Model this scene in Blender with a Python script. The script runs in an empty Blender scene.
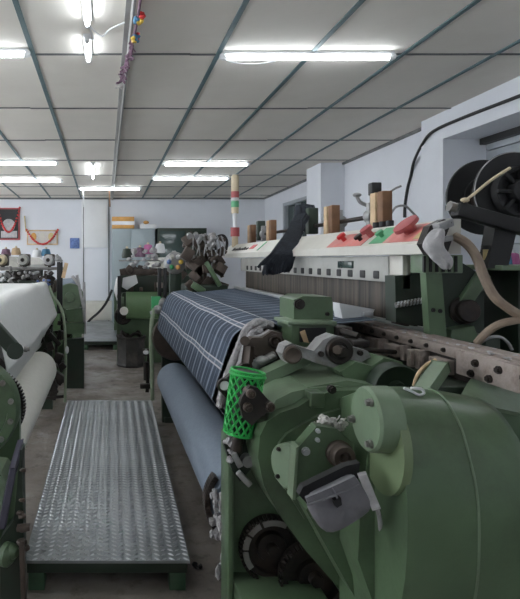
import bpy, bmesh, math, random
from mathutils import Vector, Matrix
R = random.Random(7)
PI = math.pi
S = bpy.context.scene
COL = S.collection

# ------------------------------------------------------------ camera geometry (level camera, shifted lens)
F, CX, CY, H = 545.0, 105.0, 260.0, 1.42
def W(px, py, Y):
    return Vector(((px-CX)/F*Y, Y, H+(CY-py)/F*Y))
def XZ(px, py, Y):
    return ((px-CX)/F*Y, H+(CY-py)/F*Y)

# ------------------------------------------------------------ materials
def mat(name, col, rough=.5, metal=0., var=.12, scale=6., dirt=None, dirt_amt=.5, dirt_scale=3., bump=0., bump_scale=40., spec=.5, coat=0.):
    m = bpy.data.materials.new(name); m.use_nodes = True
    nt = m.node_tree; N = nt.nodes; L = nt.links
    b = N['Principled BSDF']
    b.inputs['Roughness'].default_value = rough; b.inputs['Metallic'].default_value = metal
    b.inputs['Specular IOR Level'].default_value = spec
    if coat: b.inputs['Coat Weight'].default_value = coat
    tc = N.new('ShaderNodeTexCoord')
    n = N.new('ShaderNodeTexNoise'); n.inputs['Scale'].default_value = scale; n.inputs['Detail'].default_value = 5
    L.new(tc.outputs['Object'], n.inputs['Vector'])
    r = N.new('ShaderNodeMapRange'); r.inputs['From Min'].default_value = .3; r.inputs['From Max'].default_value = .7
    r.inputs['To Min'].default_value = 1-var; r.inputs['To Max'].default_value = 1+var
    L.new(n.outputs['Fac'], r.inputs['Value'])
    mx = N.new('ShaderNodeVectorMath'); mx.operation = 'SCALE'
    mx.inputs[0].default_value = col[:3]; L.new(r.outputs['Result'], mx.inputs['Scale'])
    out = mx.outputs['Vector']
    if dirt:
        n2 = N.new('ShaderNodeTexNoise'); n2.inputs['Scale'].default_value = dirt_scale; n2.inputs['Detail'].default_value = 8; n2.inputs['Roughness'].default_value = .7
        L.new(tc.outputs['Object'], n2.inputs['Vector'])
        r2 = N.new('ShaderNodeMapRange'); r2.inputs['From Min'].default_value = .48; r2.inputs['From Max'].default_value = .68
        r2.inputs['To Max'].default_value = dirt_amt
        L.new(n2.outputs['Fac'], r2.inputs['Value'])
        mm = N.new('ShaderNodeMix'); mm.data_type = 'RGBA'
        L.new(r2.outputs['Result'], mm.inputs['Factor']); L.new(out, mm.inputs[6]); mm.inputs[7].default_value = (*dirt, 1)
        out = mm.outputs[2]
    L.new(out, b.inputs['Base Color'])
    if bump:
        n3 = N.new('ShaderNodeTexNoise'); n3.inputs['Scale'].default_value = bump_scale; n3.inputs['Detail'].default_value = 4
        L.new(tc.outputs['Object'], n3.inputs['Vector'])
        bp = N.new('ShaderNodeBump'); bp.inputs['Strength'].default_value = bump; bp.inputs['Distance'].default_value = .01
        L.new(n3.outputs['Fac'], bp.inputs['Height']); L.new(bp.outputs['Normal'], b.inputs['Normal'])
    return m

def emis(name, col, st):
    m = bpy.data.materials.new(name); m.use_nodes = True
    b = m.node_tree.nodes['Principled BSDF']
    b.inputs['Base Color'].default_value = (.9,.95,1,1)
    b.inputs['Emission Color'].default_value = (*col,1); b.inputs['Emission Strength'].default_value = st
    return m

M = {}
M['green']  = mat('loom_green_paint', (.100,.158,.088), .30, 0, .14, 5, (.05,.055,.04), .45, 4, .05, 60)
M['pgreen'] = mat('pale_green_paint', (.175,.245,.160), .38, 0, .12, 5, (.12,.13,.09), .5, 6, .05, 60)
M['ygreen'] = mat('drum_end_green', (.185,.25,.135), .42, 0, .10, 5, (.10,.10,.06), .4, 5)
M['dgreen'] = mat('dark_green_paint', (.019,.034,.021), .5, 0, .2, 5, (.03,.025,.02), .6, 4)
M['bgreen'] = mat('bright_green_paint', (.05,.33,.12), .45, 0, .1, 5)
M['rgreen'] = mat('lighter_green_paint', (.20,.33,.165), .36, 0, .12, 5, (.09,.12,.07), .4, 5)
M['lgdark'] = mat('leg_green_paint', (.045,.105,.055), .5, 0, .15, 6, (.03,.03,.025), .5, 6)
M['net']    = mat('green_plastic_net', (.04,.46,.10), .35, 0, .1, 8)
M['iron']   = mat('oily_iron', (.035,.03,.028), .45, .5, .3, 9, (.09,.06,.045), .5, 8, .15, 50)
M['black']  = mat('black_plastic', (.012,.012,.013), .55, 0, .2, 8)
M['steel']  = mat('worn_steel', (.32,.31,.30), .38, .75, .2, 10, (.12,.09,.07), .6, 8, .1, 60)
M['bsteel'] = mat('bright_steel', (.62,.63,.65), .3, .7, .1, 10)
M['cast']   = mat('cast_aluminium', (.36,.36,.36), .42, .35, .15, 8, (.10,.085,.075), .7, 6, .1, 60)
M['brown']  = mat('brown_greasy_casting', (.085,.064,.052), .5, .25, .25, 10, (.05,.04,.035), .6, 6, .2, 50)
M['rail']   = mat('fluff_covered_rail', (.33,.28,.255), .75, .1, .2, 12, (.13,.09,.075), .75, 12, .3, 60)
M['lint']   = mat('grey_lint', (.42,.41,.42), .95, 0, .25, 25, (.2,.18,.18), .6, 20, .8, 90)
M['wlint']  = mat('white_lint', (.62,.60,.58), .95, 0, .25, 30, (.25,.22,.2), .6, 30, .8, 90)
M['cream']  = mat('cream_enamel', (.60,.585,.53), .42, 0, .05, 5, (.40,.36,.30), .35, 3)
M['dull']   = mat('dull_grey_enamel', (.40,.40,.375), .5, 0, .08, 6, (.22,.20,.17), .5, 4)
M['white']  = mat('white_paint', (.74,.75,.76), .55, 0, .04, 4)
M['wallw']  = mat('white_wall', (.70,.72,.765), .85, 0, .035, 1.2, (.60,.62,.65), .35, .9)
M['ceil']   = mat('ceiling_board', (.80,.765,.70), .9, 0, .03, 2, (.70,.66,.59), .4, 1.2)
M['strip']  = mat('ceiling_strip_teal', (.11,.17,.185), .6, 0, .15, 4)
M['crack']  = mat('ceiling_strip_grey', (.14,.145,.145), .7, 0, .25, 6)
M['conduit']= mat('grey_conduit', (.36,.355,.345), .5, 0, .1, 4)
M['red']    = mat('red_plastic', (.55,.035,.035), .4, 0, .1, 8)
M['dred']   = mat('faded_red_plastic', (.42,.085,.09), .55, 0, .15, 8, (.2,.08,.08), .4, 10)
M['pinkred']= mat('red_label', (.62,.20,.18), .5, 0, .15, 12, (.5,.42,.38), .5, 14)
M['lgreen'] = mat('green_label', (.10,.36,.18), .5, 0, .12, 12)
M['ylabel'] = mat('yellow_label', (.55,.45,.22), .5, 0, .2, 12)
M['wood']   = mat('raw_timber', (.58,.42,.26), .7, 0, .18, 12, (.36,.23,.12), .5, 8)
M['dwood']  = mat('dark_timber', (.20,.10,.05), .65, 0, .25, 12)
M['tan']    = mat('tan_plastic', (.60,.50,.34), .5, 0, .05, 8)
M['hose']   = mat('brown_hose', (.26,.20,.15), .6, 0, .15, 20)
M['ghose']  = mat('green_grey_hose', (.28,.34,.24), .5, 0, .12, 20)
M['dcloth'] = mat('charcoal_cloth', (.016,.020,.028), .9, 0, .35, 25, None, 0, 0, .4, 70)
M['roll']   = mat('blue_grey_cloth', (.25,.30,.37), .9, 0, .07, 60, (.20,.25,.32), .5, 2.5, .15, 200)
M['wcloth'] = mat('off_white_cloth', (.80,.81,.80), .9, 0, .03, 30, None, 0, 0, .1, 200)
M['ccloth'] = mat('cream_cloth', (.86,.84,.77), .9, 0, .03, 30, None, 0, 0, .1, 200)
M['pouch']  = mat('grey_pouch_fabric', (.17,.168,.185), .75, 0, .12, 14, (.2,.19,.2), .5, 9, .3, 40)
M['rag']    = mat('grey_rag', (.47,.46,.47), .85, 0, .15, 20, (.25,.24,.24), .5, 12, .4, 50)
M['cab']    = mat('grey_cabinet', (.31,.365,.385), .5, 0, .05, 3)
M['orange'] = mat('orange_carton', (.62,.33,.10), .7, 0, .15, 10)
M['blue']   = mat('blue_print', (.12,.19,.42), .6, 0, .4, 30)
M['violet'] = mat('violet_grey_strip', (.075,.072,.105), .5, 0, .1, 8)
M['pink']   = mat('pink_yarn', (.45,.14,.30), .8, 0, .1, 20)
M['teal']   = mat('teal_yarn', (.08,.22,.36), .8, 0, .1, 20)
M['yellow'] = mat('yellow_plastic', (.75,.52,.08), .5, 0, .08, 8)
M['shutter']= mat('grey_shutter', (.36,.39,.42), .6, 0, .08, 4)
M['bin']    = mat('dirty_black_bin', (.05,.048,.045), .6, 0, .3, 8, (.14,.125,.11), .6, 6, .2, 30)
M['glass']  = mat('dark_glass', (.05,.075,.07), .12, 0, .2, 3)
M['purple'] = mat('purple_fringe', (.20,.12,.17), .9, 0, .35, 30)
M['tube']   = emis('fluorescent_tube', (.90,.955,1.0), 11)

# walkway steel, floor, plaid, heald frames, ring print: node built
def nodes(name):
    m = bpy.data.materials.new(name); m.use_nodes = True
    return m, m.node_tree.nodes, m.node_tree.links, m.node_tree.nodes['Principled BSDF']
def mth(N, L, op, a, b=None):
    n = N.new('ShaderNodeMath'); n.operation = op
    for i, v in enumerate((a, b)):
        if v is None: continue
        if isinstance(v, (int, float)): n.inputs[i].default_value = v
        else: L.new(v, n.inputs[i])
    return n.outputs[0]
def mixc(N, L, f, a, b):
    n = N.new('ShaderNodeMix'); n.data_type = 'RGBA'
    if isinstance(f, (int, float)): n.inputs['Factor'].default_value = f
    else: L.new(f, n.inputs['Factor'])
    for i, v in ((6, a), (7, b)):
        if isinstance(v, tuple): n.inputs[i].default_value = (*v, 1)
        else: L.new(v, n.inputs[i])
    return n.outputs[2]
def noise(N, L, vec, sc, det=5, ro=.55):
    n = N.new('ShaderNodeTexNoise'); n.inputs['Scale'].default_value = sc; n.inputs['Detail'].default_value = det; n.inputs['Roughness'].default_value = ro
    L.new(vec, n.inputs['Vector']); return n.outputs['Fac']
def ramp(N, L, v, a, b, lo=0., hi=1.):
    n = N.new('ShaderNodeMapRange'); n.inputs['From Min'].default_value = a; n.inputs['From Max'].default_value = b
    n.inputs['To Min'].default_value = lo; n.inputs['To Max'].default_value = hi
    L.new(v, n.inputs['Value']); return n.outputs['Result']

def floor_mat():
    m, N, L, b = nodes('worn_concrete_floor')
    tc = N.new('ShaderNodeTexCoord').outputs['Object']
    c = mixc(N, L, ramp(N, L, noise(N, L, tc, 1.6, 8, .65), .35, .65), (.16,.138,.12), (.31,.275,.245))
    c = mixc(N, L, ramp(N, L, noise(N, L, tc, 7, 8, .7), .52, .66, 0, .75), c, (.075,.062,.052))
    c = mixc(N, L, ramp(N, L, noise(N, L, tc, 3.1, 6, .6), .58, .68, 0, .7), c, (.38,.365,.35))
    L.new(c, b.inputs['Base Color'])
    L.new(ramp(N, L, noise(N, L, tc, 2.2, 5), .45, .62, .35, .8), b.inputs['Roughness'])
    bp = N.new('ShaderNodeBump'); bp.inputs['Strength'].default_value = .25; bp.inputs['Distance'].default_value = .01
    L.new(noise(N, L, tc, 30, 6), bp.inputs['Height']); L.new(bp.outputs['Normal'], b.inputs['Normal'])
    return m
def plate_mat():
    m, N, L, b = nodes('chequer_plate_steel')
    tc = N.new('ShaderNodeTexCoord').outputs['Object']
    c = mixc(N, L, ramp(N, L, noise(N, L, tc, 2.2, 7, .6), .38, .66), (.24,.26,.265), (.37,.39,.41))
    c = mixc(N, L, ramp(N, L, noise(N, L, tc, 4.5, 7, .7), .60, .70, 0, .55), c, (.08,.18,.11))
    c = mixc(N, L, ramp(N, L, noise(N, L, tc, 9, 7, .7), .62, .72, 0, .5), c, (.22,.16,.12))
    L.new(c, b.inputs['Base Color']); b.inputs['Metallic'].default_value = .6
    L.new(ramp(N, L, noise(N, L, tc, 6, 5), .35, .65, .28, .44), b.inputs['Roughness'])
    return m
def plaid_mat():
    m, N, L, b = nodes('slate_plaid_cloth')
    uv = N.new('ShaderNodeUVMap'); uv.uv_map = 'UVMap'
    sp = N.new('ShaderNodeSeparateXYZ'); L.new(uv.outputs['UV'], sp.inputs[0])
    u, v = sp.outputs[0], sp.outputs[1]
    def stripe(c, per, off, wid):
        f = mth(N, L, 'FRACT', mth(N, L, 'DIVIDE', mth(N, L, 'ADD', c, off+10*per), per))
        d = mth(N, L, 'ABSOLUTE', mth(N, L, 'SUBTRACT', f, .5))
        return mth(N, L, 'LESS_THAN', d, wid/per/2)
    base = (.050,.070,.104)
    c = mixc(N, L, mth(N, L, 'MULTIPLY', stripe(v, .26, .05, .12), .45), base, (.030,.040,.062))
    c = mixc(N, L, mth(N, L, 'MULTIPLY', stripe(u, .13, 0, .030), .45), c, (.27,.32,.40))
    c = mixc(N, L, mth(N, L, 'MULTIPLY', stripe(u, .13, 0, .010), .35), c, (.45,.50,.56))
    c = mixc(N, L, mth(N, L, 'MULTIPLY', stripe(u, .13, .065, .007), .32), c, (.34,.40,.50))
    low = mth(N, L, 'GREATER_THAN', v, .47)
    c = mixc(N, L, mth(N, L, 'MULTIPLY', mth(N, L, 'MULTIPLY', stripe(v, .20, -.47+.010, .030), .25), low), c, (.34,.38,.46))
    for o in (0.0, .022):
        c = mixc(N, L, mth(N, L, 'MULTIPLY', mth(N, L, 'MULTIPLY', stripe(v, .20, -.47+o, .0065), .8), low), c, (.55,.53,.55))
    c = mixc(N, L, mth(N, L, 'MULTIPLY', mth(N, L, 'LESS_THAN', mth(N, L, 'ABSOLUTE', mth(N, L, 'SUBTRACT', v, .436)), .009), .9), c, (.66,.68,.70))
    L.new(c, b.inputs['Base Color']); b.inputs['Roughness'].default_value = .9
    b.inputs['Specular IOR Level'].default_value = .3
    return m
def heald_mat():
    m, N, L, b = nodes('heald_wires_and_warp')
    tc = N.new('ShaderNodeTexCoord').outputs['Object']
    mp = N.new('ShaderNodeMapping'); mp.inputs['Scale'].default_value = (1, 36, .6); L.new(tc, mp.inputs['Vector'])
    n1 = noise(N, L, mp.outputs['Vector'], 1.0, 3, .7)
    c = mixc(N, L, ramp(N, L, n1, .35, .62), (.008,.006,.005), (.085,.068,.052))
    L.new(c, b.inputs['Base Color']); b.inputs['Roughness'].default_value = .6
    bp = N.new('ShaderNodeBump'); bp.inputs['Strength'].default_value = .6; bp.inputs['Distance'].default_value = .01
    L.new(n1, bp.inputs['Height']); L.new(bp.outputs['Normal'], b.inputs['Normal'])
    return m
def shutter_mat():
    return M['shutter']
M['lug'] = mat('worn_lug_steel', (.46,.48,.50), .33, .7, .12, 6)
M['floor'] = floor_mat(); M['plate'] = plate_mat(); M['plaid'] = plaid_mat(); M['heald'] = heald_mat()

# ------------------------------------------------------------ mesh builder
class MB:
    def __init__(self): self.b = bmesh.new()
    def _add(self, t, bev=0., seg=2):
        if bev > 0:
            try: bmesh.ops.bevel(t, geom=[e for e in t.edges if len(e.link_faces) == 2 and e.calc_face_angle(0) > .5], offset=bev, segments=seg, profile=.5, affect='EDGES', clamp_overlap=True)
            except Exception: pass
        bmesh.ops.recalc_face_normals(t, faces=t.faces)
        me = bpy.data.meshes.new('tmp'); t.to_mesh(me); t.free()
        self.b.from_mesh(me); bpy.data.meshes.remove(me); return self
    def box(self, x0, x1, y0, y1, z0, z1, bev=0., mtx=None):
        t = bmesh.new(); bmesh.ops.create_cube(t, size=1)
        for v in t.verts:
            v.co = Vector((x0+(v.co.x+.5)*(x1-x0), y0+(v.co.y+.5)*(y1-y0), z0+(v.co.z+.5)*(z1-z0)))
        if mtx is not None: t.transform(mtx)
        return self._add(t, bev)
    def bar(self, p, q, w, h, bev=0., up=(0,0,1)):
        p, q = Vector(p), Vector(q); d = q-p; L = d.length; d.normalize()
        u = Vector(up); s = d.cross(u)
        if s.length < 1e-4: s = d.cross(Vector((0,1,0)))
        s.normalize(); u = s.cross(d)
        m = Matrix(((s.x,d.x,u.x,p.x),(s.y,d.y,u.y,p.y),(s.z,d.z,u.z,p.z),(0,0,0,1)))
        return self.box(-w/2, w/2, 0, L, -h/2, h/2, bev, m)
    def prism(self, pts, axis, a, b, bev=0., seg=2):
        t = bmesh.new()
        def mk(p, c):
            if axis == 'y': return (p[0], c, p[1])
            if axis == 'x': return (c, p[0], p[1])
            return (p[0], p[1], c)
        A = [t.verts.new(mk(p, a)) for p in pts]; B = [t.verts.new(mk(p, b)) for p in pts]
        n = len(pts); t.faces.new(A); t.faces.new(B[::-1])
        for i in range(n): t.faces.new((A[i], B[i], B[(i+1) % n], A[(i+1) % n]))
        return self._add(t, bev, seg)
    def plate(self, pix, Y0, Y1, bev=0., seg=2):
        return self.prism([XZ(x, y, Y0) for x, y in pix], 'y', Y0, Y1, bev, seg)
    def cyl(self, p, q, r, r2=None, seg=24, bev=0.):
        p, q = Vector(p), Vector(q); d = q-p
        t = bmesh.new()
        bmesh.ops.create_cone(t, cap_ends=True, segments=seg, radius1=r, radius2=r if r2 is None else r2, depth=d.length)
        m = Matrix.Translation((p+q)/2) @ d.to_track_quat('Z', 'Y').to_matrix().to_4x4()
        t.transform(m)
        return self._add(t, bev)
    def lathe(self, o, ax, prof, seg=32, a0=0, a1=2*PI):
        o = Vector(o); q = Vector(ax).to_track_quat('Z', 'Y').to_matrix().to_4x4()
        t = bmesh.new(); full = abs(a1-a0-2*PI) < 1e-6; n = seg if full else seg+1; rings = []
        for h, r in prof:
            rings.append([t.verts.new((r*math.cos(a0+(a1-a0)*i/seg), r*math.sin(a0+(a1-a0)*i/seg), h)) for i in range(n)])
        for k in range(len(rings)-1):
            for i in range(seg):
                j = (i+1) % n
                t.faces.new((rings[k][i], rings[k][j], rings[k+1][j], rings[k+1][i]))
        bmesh.ops.remove_doubles(t, verts=t.verts, dist=1e-6)
        t.transform(Matrix.Translation(o) @ q)
        return self._add(t)
    def ball(self, c, r, sc=(1,1,1), sub=2, jit=0.):
        t = bmesh.new(); bmesh.ops.create_icosphere(t, subdivisions=sub, radius=1)
        for v in t.verts:
            k = 1+R.uniform(-jit, jit); v.co = Vector((c[0]+v.co.x*r*sc[0]*k, c[1]+v.co.y*r*sc[1]*k, c[2]+v.co.z*r*sc[2]*k))
        return self._add(t)
    def tube(self, pts, r, seg=10, smooth=4, jit=0.):
        P = [Vector(p) for p in pts]
        if smooth > 1 and len(P) > 2:
            Q = []
            for i in range(len(P)-1):
                p0, p1, p2, p3 = P[max(i-1,0)], P[i], P[i+1], P[min(i+2,len(P)-1)]
                for k in range(smooth):
                    u = k/smooth
                    Q.append(.5*((2*p1)+(p2-p0)*u+(2*p0-5*p1+4*p2-p3)*u*u+(3*p1-p0-3*p2+p3)*u**3))
            Q.append(P[-1]); P = Q
        t = bmesh.new(); rings = []; up = Vector((.13,.31,.94)).normalized()
        for i, p in enumerate(P):
            d = (P[min(i+1,len(P)-1)]-P[max(i-1,0)]).normalized()
            s = d.cross(up)
            if s.length < .05: s = d.cross(Vector((1,0,0)))
            s.normalize(); u = s.cross(d)
            rr = r*(1+R.uniform(-jit, jit))
            rings.append([t.verts.new(p+(s*math.cos(2*PI*k/seg)+u*math.sin(2*PI*k/seg))*rr*(1+R.uniform(-jit, jit))) for k in range(seg)])
        for i in range(len(rings)-1):
            for k in range(seg):
                t.faces.new((rings[i][k], rings[i][(k+1)%seg], rings[i+1][(k+1)%seg], rings[i+1][k]))
        t.faces.new(rings[0][::-1]); t.faces.new(rings[-1])
        return self._add(t)
    def loft(self, rings, closed=True, caps=True):
        t = bmesh.new(); V = [[t.verts.new(p) for p in rg] for rg in rings]
        n = len(V[0])
        for i in range(len(V)-1):
            for k in range(n if closed else n-1):
                t.faces.new((V[i][k], V[i][(k+1)%n], V[i+1][(k+1)%n], V[i+1][k]))
        if caps and closed: t.faces.new(V[0][::-1]); t.faces.new(V[-1])
        return self._add(t)
    def fluff(self, c, sc, n=9, r=.02):
        for _ in range(n):
            self.ball((c[0]+R.uniform(-1,1)*sc[0], c[1]+R.uniform(-1,1)*sc[1], c[2]+R.uniform(-1,1)*sc[2]), r*R.uniform(.6,1.2), (1,1,R.uniform(.6,1.1)), 2, .16)
        return self

LOC = {}
def islands(bm):
    """groups of faces whose bounding boxes touch: separate pieces become separate parts"""
    bm.verts.ensure_lookup_table(); seen = set(); isl = []
    for v in bm.verts:
        if v.index in seen: continue
        st = [v]; seen.add(v.index); cur = []
        while st:
            a = st.pop(); cur.append(a)
            for e in a.link_edges:
                b_ = e.other_vert(a)
                if b_.index not in seen: seen.add(b_.index); st.append(b_)
        lo = [min(a.co[i] for a in cur) for i in range(3)]; hi = [max(a.co[i] for a in cur) for i in range(3)]
        isl.append([lo, hi, cur])
    par = list(range(len(isl)))
    def fd(i):
        while par[i] != i: par[i] = par[par[i]]; i = par[i]
        return i
    for i in range(len(isl)):
        for j in range(i):
            if all(isl[i][0][k] <= isl[j][1][k]+.001 and isl[j][0][k] <= isl[i][1][k]+.001 for k in range(3)): par[fd(i)] = fd(j)
    g = {}
    for i in range(len(isl)): g.setdefault(fd(i), []).extend(isl[i][2])
    return sorted(g.values(), key=len, reverse=True)
def build(name, mb, m, parent=None, label=None, loc=None, smooth=True, ang=35, cat=None, group=None):
    """one mesh object; its origin sits at its parent's origin (or at loc)"""
    if parent is not None and name not in ('net', 'plate'):
        mb.b.verts.index_update(); gs = islands(mb.b)
        if len(gs) > 1:
            first = None
            for g in gs:
                keep = set(v.index for v in g); nb = mb.b.copy(); nb.verts.ensure_lookup_table()
                bmesh.ops.delete(nb, geom=[v for v in nb.verts if v.index not in keep], context='VERTS')
                q = MB(); q.b.free(); q.b = nb
                o = build1(name, q, m, parent, label, loc, smooth, ang, cat, group); first = first or o
            mb.b.free(); return first
    return build1(name, mb, m, parent, label, loc, smooth, ang, cat, group)
def build1(name, mb, m, parent=None, label=None, loc=None, smooth=True, ang=35, cat=None, group=None):
    o0 = LOC[parent.name] if parent is not None else (Vector(loc) if loc is not None else Vector((0,0,0)))
    me = bpy.data.meshes.new(name)
    mb.b.transform(Matrix.Translation(-o0)); mb.b.to_mesh(me); mb.b.free()
    me.materials.append(M[m] if isinstance(m, str) else m)
    if smooth and len(me.polygons):
        me.polygons.foreach_set('use_smooth', [True]*len(me.polygons)); me.set_sharp_from_angle(angle=math.radians(ang))
    o = bpy.data.objects.new(name, me); COL.objects.link(o)
    LOC[o.name] = o0
    if parent is not None: o.parent = parent
    else: o.location = o0
    if label: o['label'] = label
    if cat: o['category'] = cat
    if group: o['group'] = group
    return o
def thing(name, label, cat, loc, group=None):
    o = bpy.data.objects.new(name, None); COL.objects.link(o); o.empty_display_size = .1
    o.location = loc; LOC[o.name] = Vector(loc); o['label'] = label; o['category'] = cat
    if group: o['group'] = group
    return o
def struct(name, mb, m):
    o = build(name, mb, m); o['kind'] = 'structure'; return o
def copy_tree(o, parent=None):
    c = o.copy(); COL.objects.link(c)
    if parent is not None: c.parent = parent
    for ch in list(o.children): copy_tree(ch, c)
    return c

# ------------------------------------------------------------ the room
XR, XL, YB, YN = 3.40, -4.6, 11.6, -2.2
H0, TL = 1.513, .0165
def cz(Y): return H + H0 - TL*Y
struct('floor', MB().box(XL-.2, XR+.8, YN-.2, YB+.2, -.1, 0), 'floor')
struct('wall_far', MB().box(XL-.2, XR+.8, YB, YB+.2, 0, 3.2), 'wallw')
struct('wall_near', MB().box(XL-.2, XR+.8, YN-.2, YN, 0, 3.2), 'wallw')
w = MB().box(XL-.2, XL, YN, YB, 0, 1.0).box(XL-.2, XL, YN, YB, 2.5, 3.2)
w.box(XL-.2, XL, YN, .2, 1.0, 2.5)
for y in (2.0, 4.4, 6.8, 9.2, YB-.6): w.box(XL-.2, XL, y, y+.6, 1.0, 2.5)  # openings between these piers are added to let in fill daylight
struct('wall_left', w, 'wallw')
for k, y in enumerate((.2, 2.6, 5.0, 7.4, 9.8)):  # windows added in the unseen left wall to even out the ceiling light
    g = MB()
    for yy in [v for v in (y, y+.87, y+1.74) if v < YB-.1]: g.box(XL-.12, XL-.06, yy, yy+.06, 1.0, 2.5, .004)
    for z in (1.0, 1.7, 2.44): g.box(XL-.12, XL-.06, y, min(y+1.8, YB), z, z+.06, .004)
    struct('window_%d' % (k+3), g, 'shutter')
w = MB()
# right wall: back stretch with a window, pier, lintel over the large opening, sill wall
wy0, wy1, wz0, wz1 = 9.0, 10.4, 1.75, 2.50
w.box(XR, XR+.2, wy1, YB, 0, 3.1); w.box(XR, XR+.2, wy0, wy1, 0, wz0); w.box(XR, XR+.2, wy0, wy1, wz1, 3.1)
w.box(XR, XR+.2, 5.25, wy0, 0, 3.1)
w.box(3.25, XR+.6, 5.24, 5.60, 0, 3.1)                 # pier
w.box(3.25, XR+.6, 1.5, 5.24, 2.585, 3.1)              # lintel
w.box(3.25, XR+.6, 1.5, 5.24, 0, 1.36)                 # sill wall
w.box(3.25, XR+.6, YN, 1.5, 0, 3.1)
struct('wall_right', w, 'wallw')
struct('trim_1', MB().box(3.07, XR, 7.75, 8.3, 0, 3.0), 'wallw')
# window in the large opening: grey shutter behind a dark frame
g = MB()
for k in range(12): g.box(3.66, 3.70, 1.5, 5.24, 1.37+k*.1, 1.462+k*.1, .006)
g.box(3.70, 3.74, 1.5, 5.3, 1.3, 2.7)
win = struct('window_1', g, 'shutter')
g = MB(); g.box(3.60, 3.66, 1.5, 5.24, 2.525, 2.585, .004)
build('window_frame', g, 'black', win)
g = MB().box(XR+.08, XR+.1, wy0, wy1, wz0, wz1)
win = struct('window_2', g, 'glass')
g = MB()
for y in (wy0, (wy0+wy1)/2-.03, wy1-.06): g.box(XR-.01, XR+.08, y, y+.06, wz0, wz1, .005)
for z in (wz0, wz1-.06): g.box(XR-.01, XR+.08, wy0, wy1, z, z+.06, .005)
build('window_frame', g, 'shutter', win)

# ceiling: tilted slab, strips along and across
def slab(mb, x0, x1, y0, y1, dz0, dz1):
    t = bmesh.new(); v = []
    for dz in (dz0, dz1):
        for x, y in ((x0,y0),(x1,y0),(x1,y1),(x0,y1)): v.append(t.verts.new((x, y, cz(y)+dz)))
    for f in ((3,2,1,0),(4,5,6,7),(0,1,5,4),(1,2,6,5),(2,3,7,6),(3,0,4,7)): t.faces.new([v[i] for i in f])
    mb._add(t)
c = MB(); slab(c, XL-.2, XR+.8, YN-.2, YB+.2, 0, .12); struct('ceiling', c, 'ceil')
c = MB()
for k in range(-7, 6):
    x = .145+.65*k
    if k == 0: continue
    if XL < x < XR: slab(c, x-.016, x+.016, YN, YB, -.008, .001)
struct('trim_2', c, 'strip')
c = MB(); rows = [-1.27, 0., 1.28, 2.55, 3.83, 5.12, 6.39, 7.56, 8.77, 10.0, 11.15]
for y in rows:                                            # slightly wavy seams between the boards
    x = XL
    while x < XR:
        x2 = min(x+.65, XR); o = R.uniform(-.012, .012)
        wd = .011 if y < 5.5 else .016
        slab(c, x, x2, y-wd+o, y+wd+o, -.006, .001); x = x2
struct('trim_3', c, 'crack')
c = MB(); slab(c, XR-.03, XR+.01, YN, YB, -.03, .001); slab(c, XL, XR, YB-.03, YB, -.03, .001); struct('trim_4', c, 'crack')
c = MB(); slab(c, .118, .152, YN, YB, -.022, .001)
c.tube([(.16, y, cz(y)-.04) for y in (YN, 2, 5, 8, YB)], .012, 8, 1)
struct('trim_5', c, 'conduit')

# far wall details
far = YB
def wall_panel(x0, x1, y0, y1, mb, d=.02, bev=.004):
    (a, zt), (b, zb) = XZ(x0, y0, far), XZ(x1, y1, far); return mb.box(a, b, far-d, far+.002, zb, zt, bev)
c = MB(); wall_panel(81.5, 107.5, 199.5, 247.5, c, .025); struct('trim_6', c, 'white')
c = MB()
for px, r in ((108.8, .016), (83.5, .010)):
    a = (px-CX)/F*far; c.tube([(a, far-.02, cz(far)), (a, far-.02, .1)], r, 8, 1)
struct('trim_7', c, 'crack')

# ------------------------------------------------------------ fluorescent tubes
def tube_light(p, q, label, drop=.034):
    p, q = Vector(p), Vector(q); mid = (p+q)/2; mid.z = cz(mid.y)
    t = thing('fluorescent_light', label, 'ceiling light', mid, 'fluorescent tubes under the ceiling')
    d = (q-p).normalized()
    for v in (p, q): v.z = cz(v.y)-.009
    build('batten', MB().bar(p, q, .052, .022, .004), 'white', t)
    dn = Vector((0,0,-drop))
    build('tube', MB().cyl(p+dn+d*.03, q+dn-d*.03, .014, None, 12), 'tube', t)
    for e, s in ((p, 1), (q, -1)):
        build('end_cap', MB().bar(e+dn*.2, e+dn*1.25, .03, .03, .004, (1,0,0)).cyl(e+dn, e+dn+d*s*.03, .016, None, 12), 'white', t)
    return t
def tx(px, y): return (px-CX)/F*y
tube_light((tx(222,3.80),3.80,0), (tx(393,3.80),3.80,0), 'large fluorescent tube across the ceiling, nearest one, right of the middle pipe')
tube_light((tx(28,3.75)-1.2,3.75,0), (tx(28,3.75),3.75,0), 'fluorescent tube cut off by the left edge of the photo, nearest on that side')
tube_light((-.105,2.55,0), (-.105,3.30,0), 'longer of two short lengthwise tubes near the top, above the loose white wire')
tube_light((-.116,3.50,0), (-.116,3.86,0), 'short lengthwise tube just below the loose white wire, left of the pipe')
tube_light((tx(163,7.70),7.70,0), (tx(249,7.70),7.70,0), 'far tube right of the pipe, upper of the two parallel ones')
tube_light((tx(152,8.90),8.90,0), (tx(229,8.90),8.90,0), 'far tube right of the pipe, lower of the two parallel ones')
tube_light((tx(58,7.62)-1.22,7.62,0), (tx(58,7.62),7.62,0), 'far tube at the left edge, upper of the two parallel ones')
tube_light((tx(62,9.15)-1.22,9.15,0), (tx(62,9.15),9.15,0), 'far tube at the left edge, lower of the two parallel ones')
tube_light((tx(79,10.05),10.05,0), (tx(141,10.05),10.05,0), 'farthest tube, hung crosswise in front of the white end wall')
tube_light((tx(93,7.72),7.72,0), (tx(93,8.85),8.85,0), 'short looking lengthwise tube far down the aisle, left of the pipe')
tube_light((-2.6,1.3,0), (-1.4,1.3,0), 'unseen fluorescent tube added as fill over the left loom beside the camera')  # from here on, tubes out of view, added to brighten the room
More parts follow.
